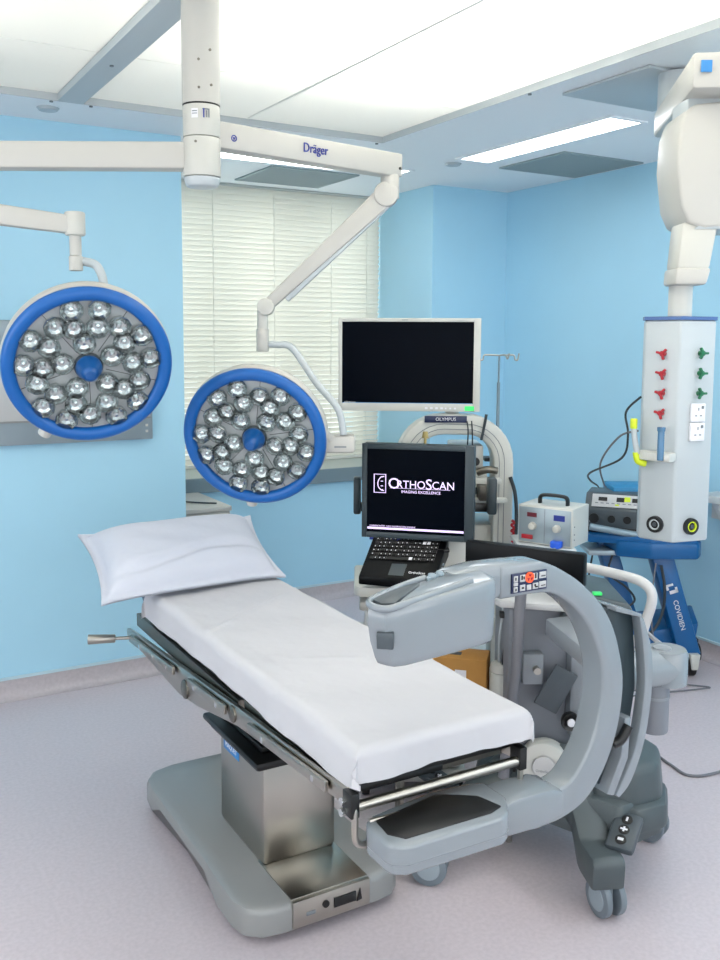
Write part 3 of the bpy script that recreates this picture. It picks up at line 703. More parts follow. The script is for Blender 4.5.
g = G(); g.prism([(.930, 1.510), (.955, 1.500), (1.0, 1.535), (1.07, 1.585), (1.10, 1.615), (1.085, 1.622), (1.03, 1.598), (.96, 1.562), (.930, 1.540)], 'xy', 1.233, 1.2395, .001); part('handle_shade', g, 'char', dh)  # dark patch on the top face, painted shade of the handle recess
g = G(); g.tube([(1.105, 1.618, 1.243), (1.03, 1.60, 1.238), (.955, 1.566, 1.235), (.922, 1.543, 1.233), (.917, 1.51, 1.233), (.935, 1.490, 1.233), (.985, 1.499, 1.236), (1.08, 1.520, 1.241), (1.17, 1.54, 1.247)], .0075, 10); part('grab_rim', g, 'carm', dh)
g = G(Matrix.Translation((.930, 1.494, 1.170)) @ Matrix.Rotation(math.radians(-38), 4, 'Z')); g.box((0, 0, 0), (.034, .016, .034), .003); part('end_shade', g, 'char', dh)  # charcoal block in place of a hollow notch, its shade put into the colour
g = G(); g.prism([(1.10, 1.600), (1.16, 1.622), (1.163, 1.632), (1.105, 1.615)], 'xy', 1.238, 1.247, .002); g.cyl((1.118, 1.611, 1.243), (1.118, 1.611, 1.253), .009, .007, seg=20, bev=.001); g.cyl((1.146, 1.621, 1.243), (1.146, 1.621, 1.253), .009, .007, seg=20, bev=.001); part('joystick', g, 'panelg', dh)
# control panel on the near face of the arc
g = G(); g.bb(1.327, 1.430, 1.5955, 1.6005, 1.183, 1.228, .001); cp = part('control_panel', g, 'plaque', t, label='dark button panel with an orange trefoil on the C-arc')
g = G()
for x, z, w, h in ((1.337, 1.216, .011, .014), (1.337, 1.204, .012, .007), (1.337, 1.192, .011, .012), (1.357, 1.216, .015, .016), (1.357, 1.194, .015, .014), (1.376, 1.193, .013, .012), (1.393, 1.216, .014, .016), (1.395, 1.194, .016, .014), (1.416, 1.217, .020, .015), (1.416, 1.195, .020, .015)):
    g.box((x, 1.5945, z), (w, .002, h), .0005)
part('buttons', g, 'panelw', cp)
g = G(); g.cyl((1.376, 1.5945, 1.216), (1.376, 1.5915, 1.216), .0125, seg=24); rb = part('exposure_button', g, 'orange', cp, label='round orange radiation button')
g = G()
for k in range(3):
    a = PI/2+k*2*PI/3
    g.prism([(1.376+.003*math.cos(a-.5), 1.216+.003*math.sin(a-.5)), (1.376+.009*math.cos(a-.5), 1.216+.009*math.sin(a-.5)), (1.376+.009*math.cos(a+.5), 1.216+.009*math.sin(a+.5)), (1.376+.003*math.cos(a+.5), 1.216+.003*math.sin(a+.5))], 'xz', 1.5905, 1.592)
part('trefoil', g, 'red', rb)
g = G()
for x, z, w, h in ((1.354, 1.218, .004, .01), (1.360, 1.217, .003, .006), (1.394, 1.218, .004, .012), (1.397, 1.192, .008, .003), (1.393, 1.196, .004, .005), (1.357, 1.194, .006, .004), (1.336, 1.217, .003, .007), (1.337, 1.192, .003, .006), (1.417, 1.215, .012, .002), (1.417, 1.193, .012, .002)):
    g.box((x, 1.593, z), (w, .001, h))
part('button_marks', g, 'black', cp)
# lower source arm
pan = [(.985, 1.575), (.992, 1.555), (1.02, 1.540), (1.27, 1.535), (1.295, 1.55), (1.32, 1.585), (1.335, 1.61), (1.335, 1.69), (1.30, 1.705), (1.20, 1.718), (1.02, 1.690), (.995, 1.675), (.985, 1.65)]
g = G(); g.prism(pan, 'xy', .632, .700, .010, seg=3); sp = part('source_housing', g, 'carm', t)
g = G(); g.prism([(1.012, 1.660), (1.195, 1.694), (1.275, 1.640), (1.293, 1.575), (1.255, 1.562), (1.03, 1.566), (1.005, 1.60)], 'xy', .698, .7025, .0015); part('source_pad', g, 'black', sp, label='black pad on the lower arm of the C')
g = G(); g.prism([((x-1.16)*1.003+1.16, (y-1.62)*1.008+1.62) for x, y in pan], 'xy', .655, .6565); part('seam', g, 'carm2', sp)
# arc tail joining panel
g = G(); g.prism([(1.31, .612), (1.31, .690), (1.36, .698), (1.46, .694), (1.50, .68), (1.50, .615), (1.42, .604)], 'xz', 1.588, 1.69, .012); part('source_neck', g, 'carm', t)
# rear guide bracket (channel the arc slides in)
br = [(1.700, 1.072), (1.795, 1.052), (1.835, .955), (1.842, .850), (1.820, .716), (1.775, .615), (1.725, .585), (1.690, .600), (1.742, .690), (1.778, .83), (1.772, .94), (1.74, 1.02)]
g = G(); g.prism(spl([(1.802, 1.045), (1.835, .955), (1.842, .850), (1.822, .716), (1.778, .615), (1.735, .578)])+spl([(1.722, .59), (1.758, .645), (1.792, .72), (1.812, .850), (1.806, .945), (1.785, 1.052)]), 'xz', 1.64, 1.672, .005)
bk = part('guide_bracket', g, 'carm', t)
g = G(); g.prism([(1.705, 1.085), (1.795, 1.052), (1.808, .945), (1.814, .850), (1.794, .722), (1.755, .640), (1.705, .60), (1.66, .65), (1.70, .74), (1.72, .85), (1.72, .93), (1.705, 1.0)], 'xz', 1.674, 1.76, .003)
part('shaded_web', g, 'bezel', bk)  # charcoal colour stands in for the shadow inside the channel
g = G(); g.prism([(1.705, 1.088), (1.80, 1.055), (1.798, 1.045), (1.705, 1.075)], 'xz', 1.645, 1.76, .003); part('guide_top', g, 'carm', bk)
g = G(); g.prism([(1.690, .60), (1.735, .690), (1.745, .79), (1.768, .79), (1.762, .68), (1.715, .59)], 'xz', 1.64, 1.70, .003); part('lock_plate', g, 'carm', bk)
g = G(); g.tube([(1.700, 1.635, .735), (1.72, 1.628, .745), (1.745, 1.628, .775)], .013, 10); part('lock_lever', g, 'black', bk)
# swivel joint
g = G(); g.tube([(1.80, 1.76, .852), (1.90, 1.755, .852), (2.010, 1.745, .850)], .05, 20, flat=(.052, .058)); g.lathe([(0, .052), (.052, .050), (.058, .04), (.058, -.045), (0, -.05)], T=Matrix.Translation((2.010, 1.745, .850)), seg=32); jt = part('swivel_arm', g, 'carm', t)
g = G(); g.cyl((1.995, 1.748, .899), (1.995, 1.748, .905), .026, .024, seg=28); part('swivel_cap', g, 'carm2', jt)
g = G(); g.cyl((1.979, 1.755, .665), (1.979, 1.755, .83), .040, seg=36, bev=.006); part('swivel_cylinder', g, 'body', t)
g = G(); g.cyl((1.979, 1.755, .765), (1.979, 1.755, .772), .0415, seg=36); part('swivel_ring', g, 'carm2', t)
g = G(); g.hull8([(1.84, 1.78, .79), (1.92, 1.78, .79), (2.12, 2.24, .79), (2.02, 2.26, .79), (1.84, 1.78, .85), (1.92, 1.78, .85), (2.12, 2.24, .85), (2.02, 2.26, .85)], .012); part('link_arm', g, 'carm2', t)
# cabinet body
g = G(VM); g.bb(.50, .725, 3.04, 3.34, .16, .862, .015); cb = part('cabinet', g, 'body', t)
g = G(VM); g.bb(.70, .80, 3.0, 3.3, .42, .86, .03); part('cabinet_cover', g, 'carm2', t)
g = G(VM); g.prism([(.44, 3.10), (.47, 3.03), (.72, 2.97), (.80, 3.0), (.80, 3.36), (.44, 3.36)], 'xy', .864, .886, .006); part('top_tray', g, 'panelw', t)
g = G(VM); g.box((0, 0, 0), (.085, .012, .15), .004, T=Matrix.Translation((.655, 2.99, .60)) @ Matrix.Rotation(math.radians(28), 4, 'Y')); part('document_holder', g, 'char', t)
T = VM @ Matrix.Translation((.700, 2.975, .50)) @ Matrix.Rotation(PI/2, 4, 'X')
g = G(T); g.lathe([(0, .02), (.014, .02), (.016, .016), (.030, .022), (.032, .015), (.030, 0)], seg=28); part('cable_reel', g, 'black', t)
g = G(T); g.cyl((0, 0, .02), (0, 0, .03), .013, seg=20, bev=.002); part('reel_hub', g, 'whitep', t)
g = G(VM); g.bb(.545, .615, 3.000, 3.042, .61, .715, .006); la = part('latch_plate', g, 'carm2', t)
g = G(VM); g.cyl((.590, 3.005, .665), (.590, 2.975, .665), .012, seg=16); part('latch_knob', g, 'steel', la)
# folded dark display slab on top
a = Vector((1.835, 2.44, 0)); b = Vector((2.035, 2.095, 0)); d = (b-a); A = basis(a+Vector((0, 0, 1.04)), d, (0, 0, 1))
g = G(A); g.bb(0, d.length, -.055, .055, -.02, .02, .008); sl = part('folded_display', g, 'blackg', t, label='black display panel seen edge-on on top of the cabinet')
g = G(VM); g.bb(.66, .70, 3.08, 3.14, .885, 1.0, .006); part('display_stem', g, 'black', t)
# push handle and console
g = G(VM); g.tube([(.62, 3.10, 1.01), (.72, 3.05, 1.005), (.84, 2.99, .992), (.91, 2.93, .98), (.937, 2.91, .94), (.925, 2.92, .86), (.905, 2.94, .79), (.86, 3.02, .74), (.80, 3.12, .72)], .0165, 16); part('push_handle', g, 'panelw', t)
g = G(VM); g.hull8([(.66, 3.0, .80), (.94, 3.0, .80), (.94, 3.25, .80), (.66, 3.25, .80), (.70, 3.02, .925), (.90, 3.02, .88), (.88, 3.25, .91), (.70, 3.25, .95)], .008); cs = part('console', g, 'base', t)
g = G(VM); g.box((.795, 3.04, .912), (.03, .02, .01), .002); part('status_light', g, 'led', cs, label='green status light')
# base
g = G(); g.prism([(1.96, 2.34), (2.10, 1.97), (2.30, 1.98), (2.44, 2.10), (2.46, 2.26), (2.32, 2.55), (2.12, 2.66), (1.98, 2.58)], 'xy', .16, .30, .02, scale1=.94); part('base_body', g, 'base', t)
g = G(); g.prism([(2.08, 2.08), (2.16, 1.985), (2.29, 1.975), (2.42, 2.09), (2.44, 2.22), (2.34, 2.32), (2.18, 2.28)], 'xy', .23, .40, .03, scale1=.86, seg=3); part('wheel_cover', g, 'base', t)
g = G(); g.prism([(2.12, 2.02), (2.16, 1.955), (2.28, 1.945), (2.41, 2.06), (2.38, 2.16), (2.18, 2.12)], 'xy', .20, .285, .02, scale1=.92); part('wheel_cover', g, 'base', t)
def leg(p0, p1, w, z0a, z1a, z0b, z1b, nm):
    p0 = Vector((p0[0], p0[1], 0)); p1 = Vector((p1[0], p1[1], 0)); A = basis(p0, p1-p0, (0, 0, 1)); L = (p1-p0).length
    g = G(A); w2 = w/2
    g.prism([(-.055, z0a), (-.06, z1a-.02), (-.045, z1a), (.06, z1a), (L*.45, z1a+.06), (L, z1b), (L, z0b), (L*.5, z0b), (.08, z0a+.01), (.06, z0a)], 'xy', -w2, w2, .014)
    return part(nm, g, 'base', t)
leg((2.005, 1.955), (2.12, 2.22), .105, .105, .205, .20, .42, 'base_leg')
leg((1.655, 2.37), (2.06, 2.42), .105, .105, .190, .20, .34, 'base_leg')
def caster(x, y, ang, r=.060):
    T = Matrix.Translation((x, y, r)) @ Matrix.Rotation(ang, 4, 'Z')
    o = None
    g = G(T)
    for s in (-1, 1): g.cyl((s*.014, 0, 0), (s*.036, 0, 0), r, seg=32, bev=.005)
    w = part('caster', g, 'wheel', t)
    g = G(T)
    for s in (-1, 1): g.cyl((s*.034, 0, 0), (s*.0385, 0, 0), r*.68, r*.62, seg=28)
    g.bb(-.012, .012, -.02, .02, -.01, r+.035, .004); g.cyl((-.036, 0, 0), (.036, 0, 0), .012, seg=12)
    part('caster_hub', g, 'hub', w)
caster(2.015, 1.945, -YAW+.35); caster(1.645, 2.36, -YAW+1.35); caster(2.47, 2.19, -YAW+.9); caster(2.16, 2.68, -YAW)
# pedals
def pedal(cx_, cy_, cz_, ang, pitch):
    T = Matrix.Translation((cx_, cy_, cz_)) @ Matrix.Rotation(ang, 4, 'Z') @ Matrix.Rotation(pitch, 4, 'X')
    g = G(T); g.box((0, 0, 0), (.088, .138, .030), .012); g.box((0, .0, -.04), (.04, .05, .06), .008); p = part('foot_pedal', g, 'char', t)
    g = G(T)
    for y in (-.038, 0, .038): g.cyl((0, y, .0), (0, y, .018), .0175, seg=24, bev=.003)
    part('pedal_button', g, 'black', p)
    g = G(T); g.box((0, .038, .0185), (.006, .015, .001)); g.box((0, 0, .0185), (.022, .006, .001)); g.box((0, 0, .0186), (.006, .018, .001)); g.box((0, -.038, .0185), (.018, .010, .001), .002)
    part('pedal_marks', g, 'whitep', p)
pedal(2.095, 1.955, .235, -YAW-.55, math.radians(25))
pedal(1.86, 2.62, .18, -YAW+.9, math.radians(18))
# white drive drum
T = VM @ Matrix.Translation((.615, 2.955, .345)) @ Matrix.Rotation(PI/2, 4, 'X') @ Matrix.Rotation(-.25, 4, 'Y')
g = G(T); g.cyl((0, 0, -.06), (0, 0, 0), .083, seg=44, bev=.012); dr = part('drum_cover', g, 'white', t, label='round white cover low on the cabinet')
g = G(T); g.lathe([(.0, .006), (.036, .006), (.038, .004), (.038, 0), (.042, 0), (.042, -.002)], seg=36); part('drum_cap', g, 'panelw', dr)
text('lettering', 'OrthoScan', .012, T @ Matrix.Translation((0, -.012, .0068)), 'grey', dr)
# vertical hose beside cabinet
g = G(VM); g.tube([(.535, 3.0, .95), (.528, 2.99, .85), (.520, 2.98, .70), (.502, 2.975, .50), (.485, 2.98, .30)], .019, 12); part('hose', g, 'cable', t)
g = G(VM); g.tube([(.52, 3.02, .62), (.50, 3.0, .56), (.515, 2.99, .50), (.53, 3.0, .42), (.528, 3.02, .30)], .005, 8); part('cable', g, 'black', t)

# ================================================================== IMAGING WORKSTATION (screen + keyboard)
def monitor(t, r0, r1, z0, z1, f0, f1, th, bez, mb, ms, botbez=None, sideb=None):
    a = VM @ Vector((r0, f0, z0)); b = VM @ Vector((r1, f1, z0)); d = b-a; L = d.length; hh = z1-z0
    A = basis(a, d, (0, 0, 1))      # x right, y up, z to viewer
    bb_ = botbez or bez; rb = sideb or bez
    g = G(A); g.bb(0, L, 0, hh, -th, -.004, .006)
    for q in ((0, bez, 0, hh), (L-rb, L, 0, hh), (bez, L-rb, 0, bb_), (bez, L-rb, hh-bez, hh)): g.bb(q[0], q[1], q[2], q[3], -.012, 0, .0015)
    f = part('casing', g, mb, t)
    g = G(A); g.bb(bez*.9, L-rb*.95, bb_*.9, hh-bez*.9, -.008, -.0035); s = part('screen', g, ms, t)
    return A, L, hh, f, s
t = thing('imaging_workstation', 'white workstation cart holding the smaller monitor and black keyboard', 'workstation cart', (.2, 3.6, 0), V=True)
# cart structure
g = G(VM); g.bb(.30, .41, 3.50, 3.66, .62, 1.0, .01); part('mast', g, 'white', t)
g = G(VM); g.prism([(-.02, 3.40), (.0, 3.37), (.28, 3.36), (.33, 3.40), (.42, 3.5), (.42, 3.72), (-.02, 3.72)], 'xy', .800, .840, .010); part('keyboard_shelf', g, 'white', t)
g = G(VM); g.bb(.05, .40, 3.45, 3.75, .10, .80, .02); part('cabinet', g, 'white', t)
g = G(VM); g.bb(.0, .17, 3.40, 3.60, .74, .775, .01); g.bb(.0, .10, 3.42, 3.6, .60, .64, .006); part('drawer', g, 'cream', t)
g = G(VM); g.bb(.035, .075, 3.395, 3.402, .685, .71, .002); g.bb(.02, .08, 3.395, 3.42, .645, .74, .002); part('drawer_label', g, 'desk', t)
g = G(VM); g.bb(.0, .42, 3.42, 3.80, .055, .10, .02); part('cart_base', g, 'cream', t)
for r_, f_ in ((.03, 3.45), (.39, 3.45), (.03, 3.77), (.39, 3.77)):
    g = G(VM); g.cyl((r_-.015, f_, .028), (r_+.015, f_, .028), .028, seg=20, bev=.003); g.bb(r_-.008, r_+.008, f_-.01, f_+.01, .03, .06); part('caster', g, 'black', t)
for r_ in (-.010, .535):
    g = G(VM); g.bb(r_-.015 if r_ < 0 else r_-.018, r_+.015 if r_ < 0 else r_+.018, 3.70, 3.76, 1.05, 1.20, .008); part('side_grip', g, 'bezel', t)
g = G(VM); g.bb(-.005, .53, 3.74, 3.775, 1.055, 1.09, .006); part('grip_bar', g, 'black', t)
g = G(VM); g.bb(.18, .30, 3.56, 3.78, .96, 1.12, .01); g.bb(.22, .28, 3.60, 3.70, .83, .98); part('monitor_neck', g, 'black', t)
t2 = thing('computer_monitor', 'charcoal monitor showing white logo lettering on a dark screen, above the keyboard', 'monitor', (.22, 3.5, .84), V=True)
A, L, hh, cs, sc = monitor(t2, .008, .424, .998, 1.360, 3.52, 3.42, .06, .020, 'bezel', 'screen', .022, .034)
g = G(VM); g.bb(.15, .30, 3.50, 3.60, .96, 1.05, .01); g.bb(.14, .34, 3.44, 3.62, .955, .968, .004); part('stand', g, 'black', t2)
zz = -.003
text('lettering', 'O', .058, A @ Matrix.Translation((.125, hh*.58, zz)), 'glow', sc, off=.0002)
text('lettering', 'RTHO', .042, A @ Matrix.Translation((.190, hh*.575, zz)), 'glow', sc, sx=.96)
text('lettering', 'S', .058, A @ Matrix.Translation((.258, hh*.58, zz)), 'glow', sc, off=.0002)
text('lettering', 'CAN', .042, A @ Matrix.Translation((.313, hh*.575, zz)), 'glow', sc, sx=.96)
text('lettering', 'IMAGING EXCELLENCE', .0145, A @ Matrix.Translation((.228, hh*.50, zz)), 'glow', sc)
g = G(A); g.bb(.110, .34, hh*.535, hh*.538, zz, zz+.0006)
for q in ((.046, .049, .48, .68), (.091, .094, .48, .68), (.046, .094, .48, .486), (.046, .094, .674, .68)): g.bb(q[0], q[1], hh*q[2], hh*q[3], zz, zz+.0006)
pts = [(.087, hh*.655), (.073, hh*.645), (.063, hh*.60), (.064, hh*.545), (.076, hh*.51), (.086, hh*.505)]
g.tube([(x, y, zz) for x, y in pts], .002, 6)
for k in (.645, .60, .55, .51): g.bb(.073, .082, hh*k, hh*k+.003, zz, zz+.0006)
part('logo', g, 'glow', sc)
g = G(A); g.bb(.022, L-.036, .033, .041, zz, zz+.0006); part('status_bar', g, 'glow', sc)
text('lettering', 'LOADING SYSTEM  X-RAY FLUOROSCOPIC IMAGING', .0075, A @ Matrix.Translation((.03, .046, zz)), 'glow', sc, align='LEFT')
g = G(A); g.bb(.03, .15, -.010, 0, -.03, -.003, .002); part('control_strip', g, 'brandblue', t2)
# keyboard
t3 = thing('computer_keyboard', 'black keyboard with white keycap lettering below the logo monitor', 'keyboard', (.15, 3.4, .84), V=True)
g = G(VM); g.hull8([(-.004, 3.34, .858), (.272, 3.31, .840), (.343, 3.50, .925), (.055, 3.52, .945), (-.004, 3.34, .890), (.272, 3.31, .880), (.343, 3.50, 1.005), (.055, 3.52, 1.005)], .006)
part('body', g, 'blackg', t3)
o = Vector((-.004, 3.34, .891)); ex = Vector((.272, 3.31, .881))-o; ey = Vector((.055, 3.52, 1.006))-o; ex2 = Vector((.343, 3.50, 1.006))-Vector((.055, 3.52, 1.006))
def kp(u, v): return o+ex*u+ey*v+(ex2-ex)*u*v
KN = ex.cross(ey).normalized()
g = G(VM); gl = G(VM)
for rI in range(6):
    nk = 15
    for c in range(nk):
        u0 = .06+.86*c/nk; u1 = u0+.86/nk*.82; v0 = .40+.55*rI/6; v1 = v0+.55/6*.78
        if rI == 0 and 4 <= c <= 8 and c != 4: continue
        if rI == 0 and c == 4: u1 = .06+.86*9/nk-.01
        P4 = [kp(u0, v0), kp(u1, v0), kp(u1, v1), kp(u0, v1)]
        g.hull8([p+KN*.0005 for p in P4]+[p+KN*.0045 for p in P4])
        w_ = (c in (11, 12) and rI == 4) or (c == 9 and rI == 0)
        f0, f1 = (.05, .95) if w_ else (.30, .55)
        P4 = [kp(u0+(u1-u0)*f0, v0+(v1-v0)*f0), kp(u0+(u1-u0)*f1*(.5 if (rI == 0 and c == 4) else 1), v0+(v1-v0)*f0), kp(u0+(u1-u0)*f1*(.5 if (rI == 0 and c == 4) else 1), v0+(v1-v0)*f1), kp(u0+(u1-u0)*f0, v0+(v1-v0)*f1)]
        if (c*7+rI*5) % 4 != 0 or w_: gl.hull8([p+KN*.0046 for p in P4]+[p+KN*.0052 for p in P4])
ks = part('keys', g, 'black', t3, smooth=False)
part('key_legends', gl, 'whitep', ks, smooth=False)
Tk = VM @ basis(kp(.74, .14)+KN*.001, ex, ey)
text('lettering', 'OrthoScan', .014, Tk, 'whitep', t3, sh=.2)
g = G(VM); P4 = [kp(.38, .06), kp(.58, .06), kp(.58, .32), kp(.38, .32)]; g.hull8([p+KN*.0003 for p in P4]+[p+KN*.001 for p in P4]); part('touchpad', g, 'bezel', t3)
g = G(VM)
for z, f_ in ((.915, 3.42), (.905, 3.40), (.888, 3.375)): g.cyl((.305, f_, z), (.318, f_, z), .005, seg=10)
part('side_port', g, 'panelg', t3)

# ================================================================== ENDOSCOPY TOWER
t = thing('endoscopy_tower', 'white equipment tower with an arched frame behind the workstation', 'equipment tower', (.42, 4.05, 0), V=True)
def archpath(off):
    pts = []
    L_, R_, top, rad = .175, .640, 1.415, .185
    pts.append((L_+off, .28)); pts.append((L_+off, top-rad))
    for k in range(1, 9):
        a = PI-k*PI/2/8; pts.append((L_+rad+(rad-off)*math.cos(a), top-rad+(rad-off)*math.sin(a)))
    for k in range(1, 9):
        a = PI/2-k*PI/2/8; pts.append((R_-rad+(rad-off)*math.cos(a), top-rad+(rad-off)*math.sin(a)))
    pts.append((R_-off, .28)); return pts
po = archpath(-.02); pi_ = archpath(.065)
g = G(VM); g.prism(po+pi_[::-1], 'xz', 3.96, 4.10, .010); part('arch_frame', g, 'white', t)
g = G(VM); a_ = archpath(.018); b_ = archpath(.021); g.prism(a_+b_[::-1], 'xz', 3.9585, 3.961); a_ = archpath(.040); b_ = archpath(.043); g.prism(a_+b_[::-1], 'xz', 3.9585, 3.961); part('arch_groove', g, 'grey', t)
g = G(VM); g.bb(.275, .455, 3.950, 3.965, 1.402, 1.430, .001); pq = part('name_plaque', g, 'plaque', t)
text('lettering', 'OLYMPUS', .020, VM @ basis((.365, 3.9495, 1.416), (1, 0, 0), (0, 0, 1)), 'whitep', pq)
for z in (1.06, .80, .54, .28):
    g = G(VM); g.bb(.16, .63, 3.92, 4.35, z, z+.02, .004); part('shelf', g, 'white', t)
g = G(VM); g.bb(.14, .66, 3.88, 4.42, .09, .16, .02); part('base', g, 'white', t)
for r_, f_ in ((.19, 3.93), (.61, 3.93), (.19, 4.37), (.61, 4.37)):
    g = G(VM); g.cyl((r_-.018, f_, .045), (r_+.018, f_, .045), .045, seg=24, bev=.004); g.bb(r_-.01, r_+.01, f_-.012, f_+.012, .04, .10); part('caster', g, 'char', t)
g = G(VM); g.cyl((.405, 4.09, 1.41), (.405, 4.09, 1.50), .03, seg=24); part('monitor_post', g, 'white', t)
g = G(VM); g.tube([(.645, 3.95, 1.17), (.665, 3.94, 1.10), (.672, 3.93, 1.0), (.668, 3.93, .86)], .008, 10); part('hose', g, 'cabled', t)
g = G(VM); g.tube([(.455, 3.95, 1.41), (.460, 3.94, 1.36), (.455, 3.94, 1.25)], .003, 8); g.tube([(.475, 3.95, 1.41), (.478, 3.94, 1.36), (.480, 3.94, 1.25)], .003, 8); g.tube([(.535, 3.93, 1.44), (.525, 3.93, 1.38), (.515, 3.93, 1.33)], .006, 8); part('cable', g, 'cabled', t)
g = G(VM); g.bb(.655, .685, 3.90, 3.935, .87, .885, .003)
g.tube([(.652, 3.93, .985), (.664, 3.93, .975), (.652, 3.93, .965), (.664, 3.93, .95), (.652, 3.93, .94), (.664, 3.93, .93), (.652, 3.93, .915), (.664, 3.93, .90), (.652, 3.93, .89)], .006, 8)
part('coiled_cord', g, 'red', t, label='red coiled cord on the right upright')
t = thing('video_processor', 'pale video processor box on the upper shelf of the arched tower', 'medical device', (.45, 4.1, 1.08), V=True)
g = G(VM); g.bb(.30, .55, 3.98, 4.28, 1.081, 1.20, .008); part('body', g, 'pendw', t)
g = G(VM); g.bb(.46, .545, 3.975, 3.981, 1.09, 1.12, .002); part('front_panel', g, 'bezel', t)
t = thing('light_source', 'white box stacked on the video processor behind the monitor', 'medical device', (.45, 4.1, 1.2), V=True)
g = G(VM); g.bb(.40, .535, 4.0, 4.24, 1.202, 1.30, .008); part('body', g, 'white', t)
g = G(VM); g.cyl((.50, 4.0, 1.23), (.50, 3.985, 1.23), .018, seg=20); part('connector', g, 'black', t)
t = thing('camera_head', 'small camera head and cable resting on the tower arm at right', 'camera head', (.55, 3.93, 1.08), V=True)
g = G(VM); g.tube([(.50, 3.93, 1.19), (.54, 3.92, 1.205), (.585, 3.92, 1.20)], .016, 12); part('camera_body', g, 'steeld', t)
g = G(VM); g.bb(.47, .60, 3.90, 3.96, 1.145, 1.17, .006); part('holder', g, 'white', t)
g = G(VM); g.bb(.50, .57, 3.85, 3.93, 1.081, 1.145, .006); part('clamp', g, 'steeld', t)
g = G(VM); g.bb(.20, .60, 4.0, 4.30, .822, .95, .008); solo(part('insufflator', g, 'pendw'), 'pale instrument on the middle shelf of the arched tower', 'medical device')
g = G(VM); g.cyl((.268, 4.03, 1.385), (.268, 4.03, 1.425), .012, seg=16); g.cyl((.268, 4.03, 1.37), (.268, 4.03, 1.388), .016, seg=16)
g = G(VM); g.cyl((.268, 3.80, 1.352), (.268, 3.80, 1.378), .014, .010, seg=16); g.cyl((.268, 3.80, 1.2), (.268, 3.80, 1.352), .006, seg=10); g.box((.268, 3.80, 1.2), (.04, .04, .30), .003, T=Matrix.Translation((0, 0, -.04)))
solo(part('brass_fitting', g, 'wood'), 'small brass-coloured fitting peeking over the logo monitor', 'fitting')
t = thing('display_monitor', 'large wide white-framed monitor with a dark screen on the arched tower', 'monitor', (.21, 4.0, 1.42), V=True)
A, L, hh, cs, sc = monitor(t, -.095, .513, 1.446, 1.845, 4.03, 3.98, .055, .016, 'white', 'screen', .034, .030)
g = G(A)
for k in range(4): g.bb(.375+k*.022, .387+k*.022, .010, .018, 0, .0015)
for k in range(3): g.bb(.47+k*.02-.01, .478+k*.02-.01, .010, .017, 0, .0015)
part('buttons', g, 'whitep', t)
g = G(A); g.bb(.545, .585, .004, .024, 0, .001); part('energy_sticker', g, 'led', t, label='small green sticker on the lower frame')
g = G(A); g.bb(.018, L-.032, .034, .036, -.003, -.0025); part('screen_line', g, 'labelblue', t)
text('lettering', 'LCD Monitor', .009, A @ Matrix.Translation((.05, .037, -.003)), 'whitep', t)
text('lettering', 'SONY', .010, A @ Matrix.Translation((L*.47, hh-.0075, .0003)), 'grey', t)

# IV pole
t = thing('iv_pole', 'thin steel drip stand with hooks in front of the blue corner', 'drip stand', (.64, 4.5, 0), V=True)
g = G(VM); g.cyl((.668, 4.5, .05), (.668, 4.5, 1.55), .008, seg=14); g.cyl((.668, 4.5, 1.50), (.669, 4.5, 1.68), .005, seg=12); part('pole', g, 'pole', t)
g = G(VM)
for s in (-1, 1):
    g.tube([(.668, 4.5, 1.680), (.668+s*.05, 4.5, 1.682), (.668+s*.072, 4.5, 1.680), (.668+s*.078, 4.5, 1.660), (.668+s*.090, 4.5, 1.660), (.668+s*.096, 4.5, 1.690)], .004, 8)
g.tube([(.668, 4.5, 1.680), (.690, 4.45, 1.682), (.698, 4.43, 1.665), (.704, 4.42, 1.69)], .004, 8)
part('hook', g, 'steel', t)
g = G(VM); g.bb(.60, .668, 4.45, 4.53, 1.17, 1.19, .005); part('clamp', g, 'black', t)
g = G(VM)
for k in range(5):
    a = k*2*PI/5+.3; g.tube([(.668, 4.5, .09), (.668+.14*math.cos(a), 4.5+.14*math.sin(a), .075), (.668+.26*math.cos(a), 4.5+.26*math.sin(a), .05)], .011, 8); g.cyl((.668+.26*math.cos(a), 4.5+.26*math.sin(a), 0), (.668+.26*math.cos(a), 4.5+.26*math.sin(a), .045), .018, seg=14)
part('base', g, 'char', t)

# white power unit on a trolley added to hold it up
t = thing('added_trolley', 'pale trolley added as a support under the white generator with knobs', 'trolley', (.80, 3.75, 0), V=True)
g = G(VM); g.bb(.615, .825, 3.47, 3.74, .949, .964, .004); part('top', g, 'desk', t)
g = G(VM); g.bb(.62, .82, 3.48, 3.73, .30, .32, .004); part('shelf', g, 'desk', t)
for r_ in (.635, .805):
    for f_ in (3.49, 3.72):
        g = G(VM); g.cyl((r_, f_, .05), (r_, f_, .949), .009, seg=12); part('leg', g, 'steel', t)
        g = G(VM); g.cyl((r_-.01, f_, .025), (r_+.01, f_, .025), .025, seg=16); g.bb(r_-.005, r_+.005, f_-.006, f_+.006, .02, .055); part('caster', g, 'char', t)
t = thing('power_unit', 'white box instrument with black carry handle, red and blue leads', 'medical device', (.75, 3.6, .95), V=True)
A = VM @ Matrix.Translation((.622, 3.600, .966)) @ Matrix.Rotation(math.radians(-35), 4, 'Z')
Wd, Dp, Hh = .225, .165, .150
g = G(A); g.bb(0, Wd, 0, Dp, .0, Hh, .004); part('body', g, 'white', t)
g = G(A); g.bb(.006, Wd-.006, -.003, .002, .006, Hh-.008, .001); fp_ = part('front_panel', g, 'panelg', t)
g = G(A); g.bb(.040, .080, -.0045, -.002, .105, .122); g2 = G(A); g2.bb(.150, .195, -.0045, -.002, .100, .122); part('display', g, 'darkred', fp_); part('display', g2, 'brandblue', fp_)
g = G(A)
g.b.free()
